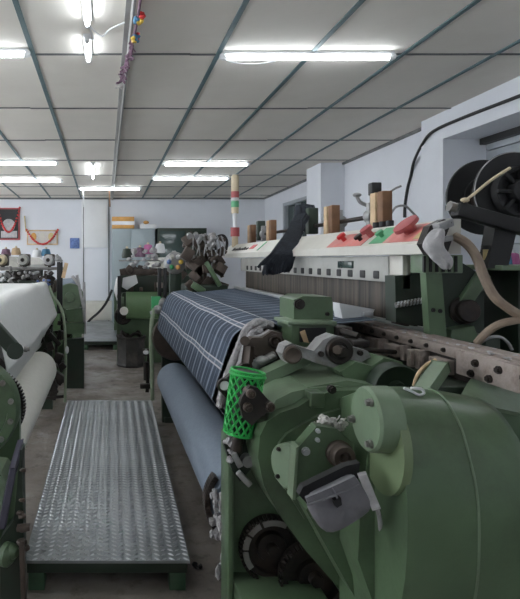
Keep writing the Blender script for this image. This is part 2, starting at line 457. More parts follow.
tube_light((.7,-1.2,0), (1.9,-1.2,0), 'unseen fluorescent tube added as fill behind the camera')
tube_light((-3.6,3.8,0), (-2.4,3.8,0), 'unseen fluorescent tube added as fill over the middle of the left side')
tube_light((-3.9,7.6,0), (-2.7,7.6,0), 'unseen fluorescent tube added as fill over the far left corner')
tube_light((.5,2.3,0), (1.7,2.3,0), 'unseen fluorescent tube added as fill above the near end of the cream beam')
tube_light((1.9,2.3,0), (3.1,2.3,0), 'unseen fluorescent tube added as fill above the black reel')
tube_light((-1.9,2.3,0), (-.7,2.3,0), 'unseen fluorescent tube added as fill above the near end of the white cloth')
tube_light((-4.2,2.3,0), (-3.0,2.3,0), 'unseen fluorescent tube added as fill near the added left windows')
tube_light((-2.6,5.1,0), (-1.4,5.1,0), 'unseen fluorescent tube added as fill above the far end of the white cloth')
tube_light((-4.3,9.6,0), (-3.1,9.6,0), 'unseen fluorescent tube added as fill in the far left corner')
tube_light((.5,-.2,0), (1.7,-.2,0), 'unseen fluorescent tube added as fill above the camera')
tube_light((-1.9,-.2,0), (-.7,-.2,0), 'unseen fluorescent tube added as fill left of the camera')
b = MB(); b.tube([(-.105,3.31,cz(3.3)-.03), (-.02,3.40,cz(3.4)-.06), (.03,3.36,cz(3.4)-.035), (.12,3.30,cz(3.3)-.02)], .006, 6)
b.tube([(-.105,3.31,cz(3.3)-.03), (-.07,3.42,cz(3.4)-.07), (-.11,3.5,cz(3.5)-.03)], .005, 6)
build('loose_wire', b, 'white', None, 'loose white wire hanging between the two short ceiling tubes', (0,3.4,cz(3.4)), cat='wire')
b = MB(); b.tube([(tx(222,3.8),3.78,cz(3.8)-.05), (tx(235,3.8),3.78,cz(3.8)-.085), (tx(258,3.8),3.78,cz(3.8)-.09), (tx(275,3.8),3.78,cz(3.8)-.07)], .004, 6)
build('loose_wire', b, 'white', None, 'thin white wire sagging under the large near fluorescent tube', (1,3.78,cz(3.8)), cat='wire')

# festoon along the pipe
t = thing('ceiling_garland', 'dried festive garland with bright pompoms tied along the ceiling pipe', 'garland', (.15,3.6,cz(3.6)-.05))
b = MB()
for k in range(46):
    u = k/45; y = 3.35+.85*u; z = cz(y)-.075+.02*R.uniform(-1,1)
    x = .185-.07*u
    b.tube([(x,y,z), (x+R.uniform(-.03,.03), y+R.uniform(-.03,.03), z-R.uniform(0,.05))], .006*R.uniform(.7,1.5), 5, 1)
b.tube([(.19,2.6,cz(2.6)-.06), (.185,3.3,cz(3.3)-.065), (.13,4.1,cz(4.1)-.07), (.115,4.25,cz(4.2)-.09)], .008, 6)
build('dried_string', b, 'purple', t)
for (x, y, dz, ms) in ((.20,3.13,.075,('teal','yellow','red')), (.19,3.36,.085,('yellow','teal','red'))):
    for i, m_ in enumerate(ms):
        b = MB().fluff((x+.012*(i-1), y+.02*R.uniform(-1,1), cz(y)-dz+.01*(i-1)), (.018,.018,.014), 6, .016); build('pompom', b, m_, t)
b = MB().fluff((.11,4.22,cz(4.2)-.10), (.035,.03,.012), 9, .013); build('tassel', b, 'wlint', t)
# small hangers at the far end of the ceiling
for px, lab in ((83, 'white rod hanging from the far ceiling, left of the pipe'), (109, 'dark short rod hanging from the far ceiling under the pipe')):
    b = MB(); x = tx(px,10.1); b.tube([(x,10.1,cz(10.1)), (x+.005,10.1,cz(10.1)-.12), (x+.02,10.1,cz(10.1)-.36)], .014, 6, 2); b.box(x-.03,x+.03,10.07,10.13,cz(10.1)-.05,cz(10.1)-.02,.004)
    build('ceiling_hanger', b, 'white' if px == 83 else 'dwood', None, lab, (x,10.1,cz(10.1)), cat='hanger')

# black cable on the right wall
b = MB(); b.tube([(3.235,3.0,2.70),(3.235,3.6,2.70),(3.235,4.25,2.70),(3.235,4.9,2.706),(3.235,5.36,2.69),(3.238,5.55,2.61),(3.36,5.92,2.50),(3.385,6.03,2.36),(3.385,6.1,2.22),(3.385,6.15,2.04),(3.385,6.16,1.9)], .015, 8)
build('wall_cable', b, 'black', None, 'thick black cable looping down the white right wall', (3.24,5,2.3), cat='cable')

# ------------------------------------------------------------ chequer plate walkways
def walkway(x0a, x1a, ya, x0b, x1b, yb, top, label, lug=True):
    t = thing('walkway_platform', label, 'platform', ((x0a+x1a)/2, ya, 0), 'chequer plate platforms in the aisle')
    m = MB(); tk = .012
    q = bmesh.new(); vs = []
    for z in (top-tk, top):
        for x, y in ((x0a,ya),(x1a,ya),(x1b,yb),(x0b,yb)): vs.append(q.verts.new((x,y,z)))
    for f in ((3,2,1,0),(4,5,6,7),(0,1,5,4),(1,2,6,5),(2,3,7,6),(3,0,4,7)): q.faces.new([vs[i] for i in f])
    m._add(q)
    if lug:
        q = bmesh.new(); px_, py_ = .030, .036; L2, w2, hh = .0160, .0055, .0045
        ny = int((yb-ya)/py_); nx = int((x1a-x0a)/px_)
        for j in range(ny):
            y = ya+.012+j*py_; f = (y-ya)/(yb-ya)
            xa = x0a+(x0b-x0a)*f; xb = x1a+(x1b-x1a)*f
            for i in range(nx):
                x = xa+(i+.5)*(xb-xa)/nx; s = 1 if i % 2 else -1
                dx, dy = .82*L2, .57*L2*s
                nxx, nyy = -.57*s*w2, .82*w2
                A = q.verts.new((x-dx,y-dy,top)); B = q.verts.new((x+nxx,y+nyy,top)); C_ = q.verts.new((x+dx,y+dy,top)); D = q.verts.new((x-nxx,y-nyy,top))
                E = q.verts.new((x-dx*.45,y-dy*.45,top+hh)); G = q.verts.new((x+dx*.45,y+dy*.45,top+hh))
                q.faces.new((D,C_,G)); q.faces.new((A,D,E)); q.faces.new((D,G,E)); q.faces.new((C_,B,G)); q.faces.new((B,A,E)); q.faces.new((B,E,G))
        bmesh.ops.recalc_face_normals(q, faces=q.faces)
        me = bpy.data.meshes.new('tmp'); q.to_mesh(me); q.free(); m.b.from_mesh(me); bpy.data.meshes.remove(me)
    po = build('plate', m, 'plate', t, ang=20)
    if lug:
        po.data.materials.append(M['lug'])
        for p in po.data.polygons:
            if len(p.vertices) < 4 or p.area < .0004: p.material_index = 1
    f = MB(); z0 = top-.062
    f.box(x0a+.01, x1a-.01, ya+.015, ya+.055, z0, top-tk, .003); f.box(x0b+.01, x1b-.01, yb-.05, yb-.01, z0, top-tk, .003)
    for k in (1,2,3):
        u = k/4; y = ya+(yb-ya)*u; f.box(x0a+(x0b-x0a)*u+.01, x1a+(x1b-x1a)*u-.01, y-.02, y+.02, z0, top-tk, .003)
    f.bar((x0a+.03,ya+.02,top-.037), (x0b+.03,yb-.02,top-.037), .04, .05, .003); f.bar((x1a-.03,ya+.02,top-.037), (x1b-.03,yb-.02,top-.037), .04, .05, .003)
    build('frame', f, 'dgreen', t)
    for x, y in ((x0a+.05,ya+.06),(x1a-.05,ya+.06),(x0b+.05,yb-.06),(x1b-.05,yb-.06)):
        build('leg', MB().box(x-.035, x+.035, y-.04, y+.04, 0, z0, .004), 'lgdark', t)
    return t
walkway(-.345, .362, 2.32, -.345, .425, 4.98, .14, 'long grey chequer plate walkway between the two front looms')
walkway(tx(83,8.6), tx(118.5,8.6), 8.6, tx(87,11.5), tx(116,11.5), 11.45, .14, 'short pale platform at the far end of the aisle under the white wall', False)

# ------------------------------------------------------------ woven cloth and rolls
def cloth_sheet(prof, y0, y1, ny, wob=.0015):
    """sheet swept along Y with UVs in metres (u along Y, v along the profile), 2 mm thick"""
    P = [Vector((x,0,z)) for x, z in prof]; Q = []
    for i in range(len(P)-1):
        p0, p1, p2, p3 = P[max(i-1,0)], P[i], P[i+1], P[min(i+2,len(P)-1)]
        for k in range(4):
            u = k/4; Q.append(.5*((2*p1)+(p2-p0)*u+(2*p0-5*p1+4*p2-p3)*u*u+(3*p1-p0-3*p2+p3)*u**3))
    Q.append(P[-1])
    vl = [0]
    for i in range(1, len(Q)): vl.append(vl[-1]+(Q[i]-Q[i-1]).length)
    b = bmesh.new(); uvl = b.loops.layers.uv.new('UVMap'); g = []; uvd = {}
    for j in range(ny+1):
        y = y0+(y1-y0)*j/ny; row = []
        for i, q in enumerate(Q):
            v = b.verts.new((q.x+wob*math.sin(y*9+i*.35), y, q.z+wob*math.sin(y*7+i*.5))); uvd[v] = (y, vl[i]+.003*math.sin(y*3.2)+.0015*math.sin(y*9)); row.append(v)
        g.append(row)
    for j in range(ny):
        for i in range(len(Q)-1):
            f = b.faces.new((g[j][i], g[j+1][i], g[j+1][i+1], g[j][i+1]))
            for l in f.loops: l[uvl].uv = uvd[l.vert]
    m = MB(); m.b.free(); m.b = b; return m
def solid(o, t=.004):
    md = o.modifiers.new('thickness', 'SOLIDIFY'); md.thickness = t; md.offset = 0; return o
Y0, Y1 = 2.27, 4.72
main_prof = [(1.13,1.172),(.95,1.156),(.80,1.143),(.735,1.142),(.70,1.160),(.65,1.156),(.59,1.142),(.545,1.114),(.52,1.072),(.485,.97),(.452,.865),(.45,.835),(.475,.80),(.53,.735),(.595,.655),(.64,.595)]
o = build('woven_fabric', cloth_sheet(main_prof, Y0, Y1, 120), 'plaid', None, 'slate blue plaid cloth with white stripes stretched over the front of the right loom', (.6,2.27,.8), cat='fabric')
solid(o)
t = thing('cloth_roll', 'thick blue grey cloth roll under the plaid fabric on the right loom', 'cloth roll', (.565,3.3,.31))
b = MB().lathe((.557,2.14,.455), (0,1,0), [(0,.03),(0,.13),(.02,.137),(.8,.139),(1.6,.137),(2.24,.138),(2.27,.13),(2.27,.03)], 48); build('rolled_cloth', b, 'roll', t)
build('core', MB().cyl((.565,2.0,.46), (.565,4.62,.46), .03), 'steel', t)

# ------------------------------------------------------------ main loom (right of the aisle)
L1 = thing('weaving_loom', 'big green weaving loom on the right carrying plaid cloth, nearest machine', 'loom', (1.0,2.0,0))
def P1(name, mb, m, label=None, parent=None, **k): return build(name, mb, m, parent or L1, label, **k)
def bolt(mb, p, ax, r=.009, h=.012):
    p = Vector(p); a = Vector(ax).normalized(); mb.cyl(p-a*.004, p+a*h*.5, r*1.35, None, 16); mb.cyl(p, p+a*h, r, None, 6); return mb

# side frames
b = MB().prism([(.445,.0),(.445,.77),(.52,.92),(.75,.98),(1.25,1.02),(1.9,1.0),(1.9,.0)], 'y', 1.985, 2.04, .006)
b.box(.436, .456, 1.93, 2.05, 0, .79, .004); b.box(.456, .75, 1.78, 1.99, .225, .285, .008); b.box(.456,.475,1.80,1.99,0,.23,.004)
P1('side_frame', b, 'green', 'near dark green side frame')
b = MB().prism([(.50,.0),(.50,.9),(.62,1.05),(1.3,1.08),(1.9,1.0),(1.9,.0)], 'y', 4.76, 4.84, .006)
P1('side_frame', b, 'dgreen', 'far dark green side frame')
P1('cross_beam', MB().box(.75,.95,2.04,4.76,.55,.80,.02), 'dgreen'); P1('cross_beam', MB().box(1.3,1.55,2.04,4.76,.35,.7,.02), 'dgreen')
P1('breast_beam', MB().prism([(.56,1.0),(.555,1.09),(.60,1.132),(.68,1.136),(.74,1.12),(.80,1.0)], 'y', 2.27, 4.76, .004), 'iron')
P1('cloth_roller', MB().cyl((.535,2.06,.845), (.535,4.76,.845), .06, None, 24), 'iron')
P1('cloth_roller', MB().cyl((.73,2.06,.60), (.73,4.76,.60), .07, None, 24), 'iron')
# flange of the take-up drive at the far end, seen under the cloth
P1('drive_wheel', MB().lathe((.60,4.66,.76), (0,-1,0), [(-.08,.0),(-.08,.19),(0,.20),(.03,.19),(.02,.15),(.02,.07),(.06,.06),(.06,0)], 40), 'brown')
# take-up gears at the near side
for (cx_, cz_, yy, r, nm) in ((.600,.385,1.965,.112,'a'), (.735,.305,1.92,.118,'b')):
    g = MB().lathe((cx_,yy,cz_), (0,-1,0), [(-.03,.0),(-.03,r),(.0,r),(.012,r*.94),(.012,r*.80),(-.008,r*.76),(-.008,r*.5),(.01,r*.45),(.01,r*.2),(.035,r*.18),(.035,0)], 48)
    for k in range(48):
        a = 2*PI*k/48; g.box(-.004,.004,-.028,.0,r-.002,r+.008,0,Matrix.Translation((cx_,yy,cz_)) @ Matrix.Rotation(a,4,'Y'))
    gw = P1('gear_wheel', g, 'iron')
    if nm == 'a':
        for a0, a1 in ((.50,1.35),(1.45,1.95),(2.05,2.50),(2.6,3.2)):
            q = MB().lathe((cx_,yy-.022,cz_), (0,-1,0), [(0,r*.80),(0,r*.98),(.008,r*.98),(.008,r*.80),(0,r*.80)], 14, a0+.6, a1+.6)
            P1('ring_segment', q, 'steel', 'shiny grey ring segment', gw)
# gear casing, its upper part and its parts
rim = [(258,458),(260,436),(267,422),(280,413),(298,407),(313,397),(332,391),(372,390),(398,398),(415,640),(372,640),(342,592),(306,551),(280,516),(264,486)]
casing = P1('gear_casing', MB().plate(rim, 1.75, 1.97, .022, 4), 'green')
P1('casing_shoulder', MB().plate([(372,600),(358,560),(360,515),(368,455),(378,432),(386,430),(386,660),(378,660)], 1.52, 1.66, .045, 5).plate([(306,510),(322,490),(345,465),(372,425),(398,402),(420,660),(388,660),(362,610),(334,560)], 1.64, 1.78, .04, 4), 'green', None, casing)
inn = [(278,458),(279,444),(287,434),(300,426),(318,416),(345,408),(380,412),(392,470),(396,600),(372,600),(338,560),(305,520),(286,490)]
P1('casing_panel', MB().plate(inn, 1.735, 1.78, .012, 3), 'green', None, casing)
b = MB().plate([(268,428),(268,414),(276,400),(292,392),(312,388),(338,386),(385,398),(392,430),(330,436)], 1.79, 2.12, .014, 3)
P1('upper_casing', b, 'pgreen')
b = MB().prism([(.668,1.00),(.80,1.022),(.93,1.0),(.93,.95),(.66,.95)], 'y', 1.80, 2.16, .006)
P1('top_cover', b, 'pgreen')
b = MB().box(*(XZ(308,0,1.76)[0], XZ(322,0,1.76)[0]), 1.735, 1.80, XZ(0,406,1.76)[1], XZ(0,391,1.76)[1], .004)
P1('lug', b, 'green', None, casing)
b = MB()
for px, py in ((331,389),(330,452)): bolt(b, W(px,py,1.73), (0,-1,0), .010, .02)
P1('bolt', b, 'iron', None, casing)

# hood = rounded drum cover nearest the camera
hp = [(1.62,1.035),(1.57,1.056),(1.513,1.053),(1.475,1.038),(1.44,1.012),(1.412,.985),(1.393,.955),(1.375,.920),(1.360,.875),(1.352,.825),(1.35,.77),(1.353,.70),(1.362,.62),(1.382,.54),(1.42,.45),(1.48,.36),(1.56,.29),(1.75,.26),(1.75,.98)]
def hring(x):
    k = max(0., (x-.84)/.25); f = 1-.075*k**1.6
    return [(x, 1.62+(p[0]-1.62)*(1-.03*k*k), .55+(p[1]-.55)*f) for p in hp]
def hood_loft(xs): return MB().loft([hring(x) for x in xs])
hb = MB().loft([[(x, 1.60+(p[1]-1.60)*.985, .66+(p[2]-.66)*.985) for x, p in ((.752, p) for p in hring(.752))]]+[hring(x) for x in (.764,.80,.85,.90,.95,1.0,1.05,1.075)]+[[(1.088, 1.60+(p[1]-1.60)*.95, .66+(p[2]-.66)*.95) for p in hring(1.088)]])
hood = P1('drive_cover', hb, 'green', 'large rounded green drive cover', ang=50)
def off(pr, d):
    c_ = Vector((1.60,.66)); return [tuple(Vector(p)+(Vector(p)-c_).normalized()*d) for p in pr]
P1('seam', MB().tube([(.921+.012*abs(i-6)/6, p[1]-.0005, p[2]+.0005) for i, p in enumerate(hring(.921)[1:16])], .0032, 6, 3), 'pgreen', None, hood)
ec = [(1.46+.117*math.cos(a), .925+.128*math.sin(a)) for a in [2*PI*k/40 for k in range(40)]]
P1('end_plate', MB().prism(ec, 'x', .738, .76, .004), 'ygreen', 'yellowish green rounded end plate', hood)
dc = P1('bearing_cover', MB().lathe((.755,1.448,.998), (-1,0,0), [(0,.0),(0,.086),(.058,.086),(.065,.080),(.065,0)], 48), 'pgreen', 'pale green round bearing cover', hood)
b = MB()
for a in (2.2, 4.1, 6.0): bolt(b, (.69, 1.448+.066*math.cos(a), .998+.066*math.sin(a)), (-1,0,0), .008, .016)
P1('bolt', b, 'steel', None, dc)
b = MB().tube([W(px,py,1.50) for px,py in ((404,388),(413,392),(419,395),(424,393),(421,389),(411,388))], .004, 6); P1('paint_ring', b, 'white', 'white chalk loop on the cover', hood)
# bracket with the shaft boss
br = P1('motor_bracket', MB().plate([(317,426),(298,448),(294.5,499),(311,490),(356,466),(353,443),(337,429)], 1.56, 1.60, .005), 'green')
P1('flange', MB().plate([(299,446),(296,448),(292.5,500),(295.5,500)], 1.545, 1.59, .002), 'pgreen', None, br)
P1('stay', MB().bar(W(325,465,1.6), W(325,465,1.76), .10, .08, .01), 'dgreen', None, br)
P1('shaft_boss', MB().lathe(W(335,450,1.585), (0,-1,0), [(0,0),(0,.038),(.035,.038),(.04,.033),(.06,.033),(.067,.030),(.067,.018),(.055,.016),(.055,.008),(.070,.007),(.070,0)], 32), 'brown', 'brown greasy shaft boss', br)
b = MB()
for px, py, r in ((305.4,451,.009),(317,439.5,.005),(317.5,430.5,.005)): bolt(b, W(px,py,1.56), (0,-1,0), r, .012)
P1('bolt', b, 'bsteel', 'shiny bolt head', br)
b = MB().lathe(W(290,466,1.64), (-1,-.55,0), [(-.03,0),(-.03,.068),(.008,.068),(.012,.064),(.012,0)], 40)
b.box(.545,.575,1.66,1.76,.72,.81,.005)
ic = P1('inspection_cover', b, 'pgreen', 'small round pale green cover')
c_ = W(290,466,1.64); ax_ = Vector((-1,-.55,0)).normalized(); sd_ = Vector((.55,-1,0)).normalized(); b = MB()
for a in (.6, 2.2, 4.0, 5.4): bolt(b, c_+ax_*.011+sd_*.054*math.cos(a)+Vector((0,0,.054*math.sin(a))), tuple(ax_), .005, .009)
P1('bolt', b, 'iron', None, ic)
b = MB()
for k in range(46):
    u = R.random(); p = W(312+34*u, 432-10*math.sin(u*2.6), 1.615); b.ball((p.x, p.y+R.uniform(-.015,.02), p.z+R.uniform(-.014,.014)), R.uniform(.005,.012), (1,1,R.uniform(.6,1.2)), 2, .25)
for k in range(24):
    u = R.random(); p = W(313+32*u, 430-9*math.sin(u*2.6), 1.60); q_ = Vector((R.uniform(-.02,.02), R.uniform(-.01,.01), R.uniform(-.02,.015))); b.tube([p, p+q_*.6+Vector((.004,0,.004)), p+q_*1.3], .0022, 5, 3)
build('cotton_waste', b, 'wlint', None, 'clump of dirty white cotton waste behind the shaft boss on the green casing', W(330,430,1.6), cat='cotton waste')
# grey pouch strapped under the bracket
t = thing('grey_pouch', 'grey fabric pouch strapped over a box on the green casing', 'pouch', W(340,505,1.47))
ol = [(308,500),(320,494),(338,486),(354,477),(360,479),(368,494),(376,508),(366,517),(348,527),(331,536),(323,533),(314,518)]
b = MB(); front = [XZ(x,y,1.42) for x,y in ol]; c0 = Vector((sum(p[0] for p in front)/len(front), sum(p[1] for p in front)/len(front))); rings = []
for sc, yy in ((.80,1.475),(.97,1.474),(.99,1.468),(1.0,1.44),(.98,1.425),(.93,1.417),(.6,1.411),(.05,1.408)):
    rings.append([(c0.x+(p[0]-c0.x)*sc, yy+.004*math.sin(i*2.1), c0.y+(p[1]-c0.y)*sc) for i, p in enumerate(front)])
b.loft(rings); o = build('body', b, 'pouch', t); o.modifiers.new('sub', 'SUBSURF').levels = 1; o.modifiers['sub'].render_levels = 1
b = MB().plate([(306,498),(330,488),(355,476),(359,484),(334,495),(309,506)], 1.404, 1.414, .002); b.tube([W(307,505,1.402), W(333,496,1.398), W(360,485,1.402)], .003, 6); b.tube([W(331,487,1.402), W(336,495,1.398), W(338,502,1.402)], .003, 6); build('flap', b, 'pouch', t)
build('opening', MB().plate([(299,495),(303,487),(346,466),(360,463),(358,480),(334,492),(308,505)], 1.45, 1.475, .004), 'black', t, 'dark open top')
build('buckle', MB().plate([(334,501),(341,498),(342,505),(337,508)], 1.392, 1.408, .002), 'black', t)
b = MB().tube([W(366,486,1.45), W(374,502,1.43), W(379,515,1.45), W(381,532,1.5), W(384,560,1.54)], .006, 6); b.bar(W(362,474,1.43), W(376,508,1.42), .012, .016, .003); build('strap', b, 'rag', t)
P1('pouch_hanger', MB().plate([(352,466),(360,462),(367,486),(361,490)], 1.56, 1.62, .003), 'brown')

# green arm, net bracket, eyelet plate at the near front corner
b = MB().plate([(256,378),(303,356),(311,356),(311,363),(262,388),(256,386)], 1.98, 2.06, .004); P1('front_arm', b, 'pgreen')
b = MB().plate([(219,390),(222,382),(243,364),(250,364),(246,396),(236,412),(226,398)], 2.04, 2.07, .004); ep = P1('eyelet_plate', b, 'iron')
P1('eyelet', MB().lathe(W(224,385,2.035), (0,-1,0), [(0,.028),(.015,.028),(.018,.024),(.015,.019),(0,.019),(0,.028)], 24), 'iron', None, ep)
P1('bushing', MB().cyl(W(224,385,2.06), W(224,385,2.022), .019), 'white', 'white eyelet bushing', ep)
b = MB().plate([(240,404),(242,397),(250,386),(258,388),(272,404),(273,411),(264,414),(252,426),(243,418)], 1.72, 1.742, .005); nb = P1('net_bracket', b, 'iron')
b = MB()
for px, py in ((249,392),(246,405.5),(268,405)): b.lathe(W(px,py,1.735), (0,-1,0), [(-.02,0),(-.02,.015),(.028,.015),(.032,.011),(.028,.007),(.034,.006),(.034,0)], 20)
P1('bolt', b, 'brown', None, nb)
b = MB().plate([(224,444),(232,440),(250,440),(256,448),(250,470),(240,482),(232,470)], 1.90, 1.94, .006); P1('foot_bracket', b, 'dgreen')
b = MB().lathe(W(246,459,1.90), (0,-1,0), [(0,0),(0,.022),(.03,.02),(.03,0)], 20); b.bar(W(233,452,1.88), W(240,466,1.88), .03,.02,.003); b.bar(W(238,472,1.88), W(250,485,1.88), .02,.02,.003); P1('lever', b, 'cast')
# net sleeve: real diamond mesh wrapped on a cylinder
t = thing('net_sleeve', 'bright green plastic net sleeve wrapped round the loom corner beside the plaid cloth', 'net sleeve', W(240,432,1.85))
p0, p1 = W(238.5,433,1.86), W(247.5,371,1.86); ax = (p1-p0).normalized(); s_ = ax.cross(Vector((0,1,0))).normalized(); u_ = s_.cross(ax)
def sp(th, h, r=.047):
    rr = r*(1+.10*math.sin(3*th+h*20)*.4)+.008*h/.21
    return p0+ax*h+(s_*math.cos(th)+u_*math.sin(th))*rr
b = MB(); HL = (p1-p0).length; n = 13
for k in range(n):
    for sgn in (1,-1):
        b.tube([sp(2*PI*k/n+sgn*u*2.6, HL*u) for u in [i/20 for i in range(21)]], .0042, 5, 1)
for h in (0, HL): b.tube([sp(2*PI*k/24, h) for k in range(25)], .005, 6, 1)
b.tube([sp(2*PI*k/24, HL-.012, .05) for k in range(25)], .006, 6, 1)
build('net', b, 'net', t)
build('inner_sleeve', MB().cyl(p0, p1, .033, .039, 24), 'dgreen', t)
P1('bracket_stem', MB().bar(W(258,408,1.74), W(262,416,1.82), .05, .05, .006), 'iron', None, nb)
P1('net_post', MB().cyl(p0-ax*.06, p1-ax*.02, .020), 'iron')
b = MB().fluff(W(231,440,1.88), (.015,.02,.022), 10, .013); b.fluff(W(228,452,1.9), (.008,.02,.03), 6, .010)
build('cotton_waste', b, 'lint', None, 'small grey tuft of lint hanging under the green net sleeve', W(231,445,1.88), cat='cotton waste')
# waste fringe at the near end of the cloth roll
b = MB()
for k in range(60):
    a = R.uniform(2.0, 4.4); r = R.uniform(.10,.155)
    b.ball((.565+r*math.cos(a), R.uniform(2.06,2.14), .44+r*math.sin(a)*1.2), R.uniform(.012,.024), (.8,.8,1.2), 1, .25)
for k in range(8): b.ball((.44+R.uniform(-.03,.03), R.uniform(2.05,2.13), R.uniform(.20,.42)), R.uniform(.012,.022), (.7,.8,1.4), 1, .25)
build('selvage_waste', b, 'lint', None, 'fluffy grey selvage waste at the near end of the blue grey cloth roll', (.5,2.1,.3), cat='fabric waste')
b = MB()
for k in range(20):
    a = 2.5+k*.075; b.box(-.006,.006,2.145,2.20,.150,.172,.001,Matrix.Translation((.565,0,.46)) @ Matrix.Rotation(PI/2-a,4,'Y'))
P1('ratchet_ring', b, 'iron')

# selvage trim tubes and dark lever at the near end of the plaid cloth
b = MB()
b.tube([W(272,325,2.22), W(258,322,2.2), W(246,330,2.18), W(240,345,2.17), W(233,362,2.16), W(224,385,2.14), (.455,2.16,.84)], .016, 10, 5, .10)
b.tube([W(262,331,2.18), W(252,333,2.17), W(246,345,2.15), W(241,362,2.13), W(236,376,2.1)], .013, 10, 5, .12)
b.tube([W(266,325,2.2), W(256,330,2.18), W(250,338,2.16), W(262,336,2.14), W(270,331,2.13)], .010, 8, 5, .12)
P1('selvage_tube', b, 'lint', 'lint covered grey selvage tubes')
b = MB().plate([(246,343),(252,338),(262,338),(272,331),(281,333),(286,344),(281,356),(268,355),(258,360),(252,352),(246,350)], 2.10, 2.16, .006); tl = P1('temple_lever', b, 'brown')
b = MB().lathe(W(274,341,2.11), (0,-1,0), [(0,0),(0,.026),(.02,.026),(.025,.02),(.02,.012),(.03,.010),(.03,0)], 24); P1('pivot', b, 'iron', None, tl)
P1('link', MB().bar(W(249,346,2.1), W(246,375,2.08), .03, .025, .005).cyl(W(245,341,2.11), W(245,341,2.06), .018), 'brown', None, tl)
b = MB()
b.bar(W(252,366,2.1), W(275,354,2.1), .04, .03, .005); b.ball(W(262,360,2.08), .022, (1.3,1,.8), 2, .1); b.ball(W(271,357,2.08), .016, (1.3,1,.8), 2, .1); b.bar(W(258,356,2.12), W(256,372,2.1), .016, .016)
P1('temple_block', b, 'cast')

# green temple blocks
b = MB().box(*(XZ(292,0,2.15)[0], XZ(337,0,2.15)[0]), 2.15, 2.34, XZ(0,349,2.15)[1], XZ(0,323,2.15)[1], .006)
lb = P1('temple_base', b, 'green')
P1('recess', MB().plate([(300,328),(326,328),(326,342),(300,342)], 2.142, 2.152), 'black', 'dark slot', lb)
P1('lip', MB().box(*(XZ(288,0,2.12)[0], XZ(337,0,2.12)[0]), 2.12, 2.30, XZ(0,325,2.12)[1], XZ(0,321.5,2.12)[1], .002), 'pgreen', None, lb)
b = MB().plate([(294,320),(294,300),(303,296),(331,297),(333,303),(333,320)], 2.20, 2.38, .006); ub = P1('temple_head', b, 'green')
b = MB(); bolt(b, W(299,304,2.2), (0,-1,0), .016, .02); bolt(b, W(327,314,2.2), (0,-1,0), .006, .012); P1('bolt', b, 'iron', None, ub)
P1('paper_scrap', MB().plate([(300,332),(305,330),(309,343),(304,342)], 2.10, 2.104), 'wood', 'tan scrap stuck in the slot', lb)
# white rocker arm with hub
b = MB().plate([(282,354),(285,346),(292,343),(300,347),(314,351),(323,340),(334,335),(345,338),(352,347),(368,351),(371,357),(360,363),(348,368),(334,368),(316,363),(303,358),(296,363),(287,363)], 1.92, 1.99, .012, 3)
ra = P1('rocker_arm', b, 'cast', 'pale cast rocker arm')
P1('hub', MB().lathe(W(337.5,350,1.93), (0,-1,0), [(0,.0),(0,.048),(.02,.048),(.026,.043),(.026,.028),(.02,.026),(.02,.02),(.05,.017),(.05,0)], 32), 'iron', None, ra)
P1('hub_bolt', MB().cyl(W(337.5,350,1.90), W(337.5,350,1.865), .017, None, 6, .002), 'brown', None, ra)
P1('pivot', MB().lathe(W(291,354,1.93), (0,-1,0), [(0,0),(0,.032),(.02,.032),(.025,.026),(.02,.018),(.02,0)], 28), 'brown', None, ra)
b = MB()
for px, py in ((321,354),(360,353)): bolt(b, W(px,py,1.915), (0,-1,0), .007, .012)
P1('bolt', b, 'iron', None, ra)

# raceway rail
XRL = 1.17
rl = P1('guide_rail', MB().box(XRL, XRL+.06, 1.30, 2.74, 1.090, 1.128, .005).box(XRL-.012, XRL, 1.3, 1.80, 1.045, 1.124, .004).box(XRL+.02,XRL+.09,1.3,2.72,1.123,1.136,.003), 'rail', 'fluff covered guide rail')
b = MB()
for k in range(8): bolt(b, (XRL, 1.88+k*.10, 1.11), (-1,0,0), .006, .01)
for k, z in ((1.40,1.095),(1.50,1.096),(1.60,1.097),(1.70,1.098),(1.64,1.062),(1.72,1.062),(1.46,1.062)): bolt(b, (XRL-.012, k, z), (-1,0,0), .009, .012)
P1('bolt', b, 'iron', None, rl)
P1('guide_bed', MB().box(XRL+.01, XRL+.05, 1.76, 2.66, 1.005, 1.09, .004), 'iron')
b = MB()
for k, (y, l, z0_, z1_) in enumerate(((1.84,.10,1.03,1.08),(1.98,.035,1.02,1.09),(2.03,.03,1.02,1.085),(2.10,.025,1.03,1.09),(2.15,.09,1.035,1.08),(2.27,.03,1.02,1.09),(2.32,.12,1.03,1.082),(2.48,.16,1.02,1.08))):
    b.box(XRL-.02-.006*(k%3), XRL+.02, y, y+l, z0_, z1_, .004)
P1('guide_block', b, 'rail')
b = MB()
for k in range(40): b.ball((XRL+R.uniform(-.01,.08), R.uniform(1.4,2.6), 1.135), R.uniform(.004,.010), (1,1.6,.5), 1, .3)
P1('rail_fluff', b, 'lint')
b = MB()
for (px,py,w_,h_,y) in ((345,334,16,14,2.12),(352,341,20,8,2.08),(338,330,10,10,2.2),(362,344,16,6,2.0),(330,352,40,4,2.06)):
    c_ = W(px,py,y); b.box(c_.x-w_*.0019, c_.x+w_*.0019, y, y+.08, c_.z-h_*.0019, c_.z+h_*.0019, .005)
b.cyl(W(342,331,2.1), W(358,336,2.05), .012); b.cyl(W(360,350,2.0), W(395,352,2.1), .009)
P1('gripper_head', b, 'iron')
# white plastic piece and long cloth edge bar at the fell
P1('fell_bar', MB().box(1.12, 1.165, 2.36, 4.74, 1.170, 1.195, .006), 'bsteel')
b = MB().prism([XZ(333,302,2.45), XZ(367,308,2.45), XZ(363,318,2.45), XZ(336,319,2.45)], 'y', 2.38, 2.46, .004); P1('guide_plate', b, 'white')
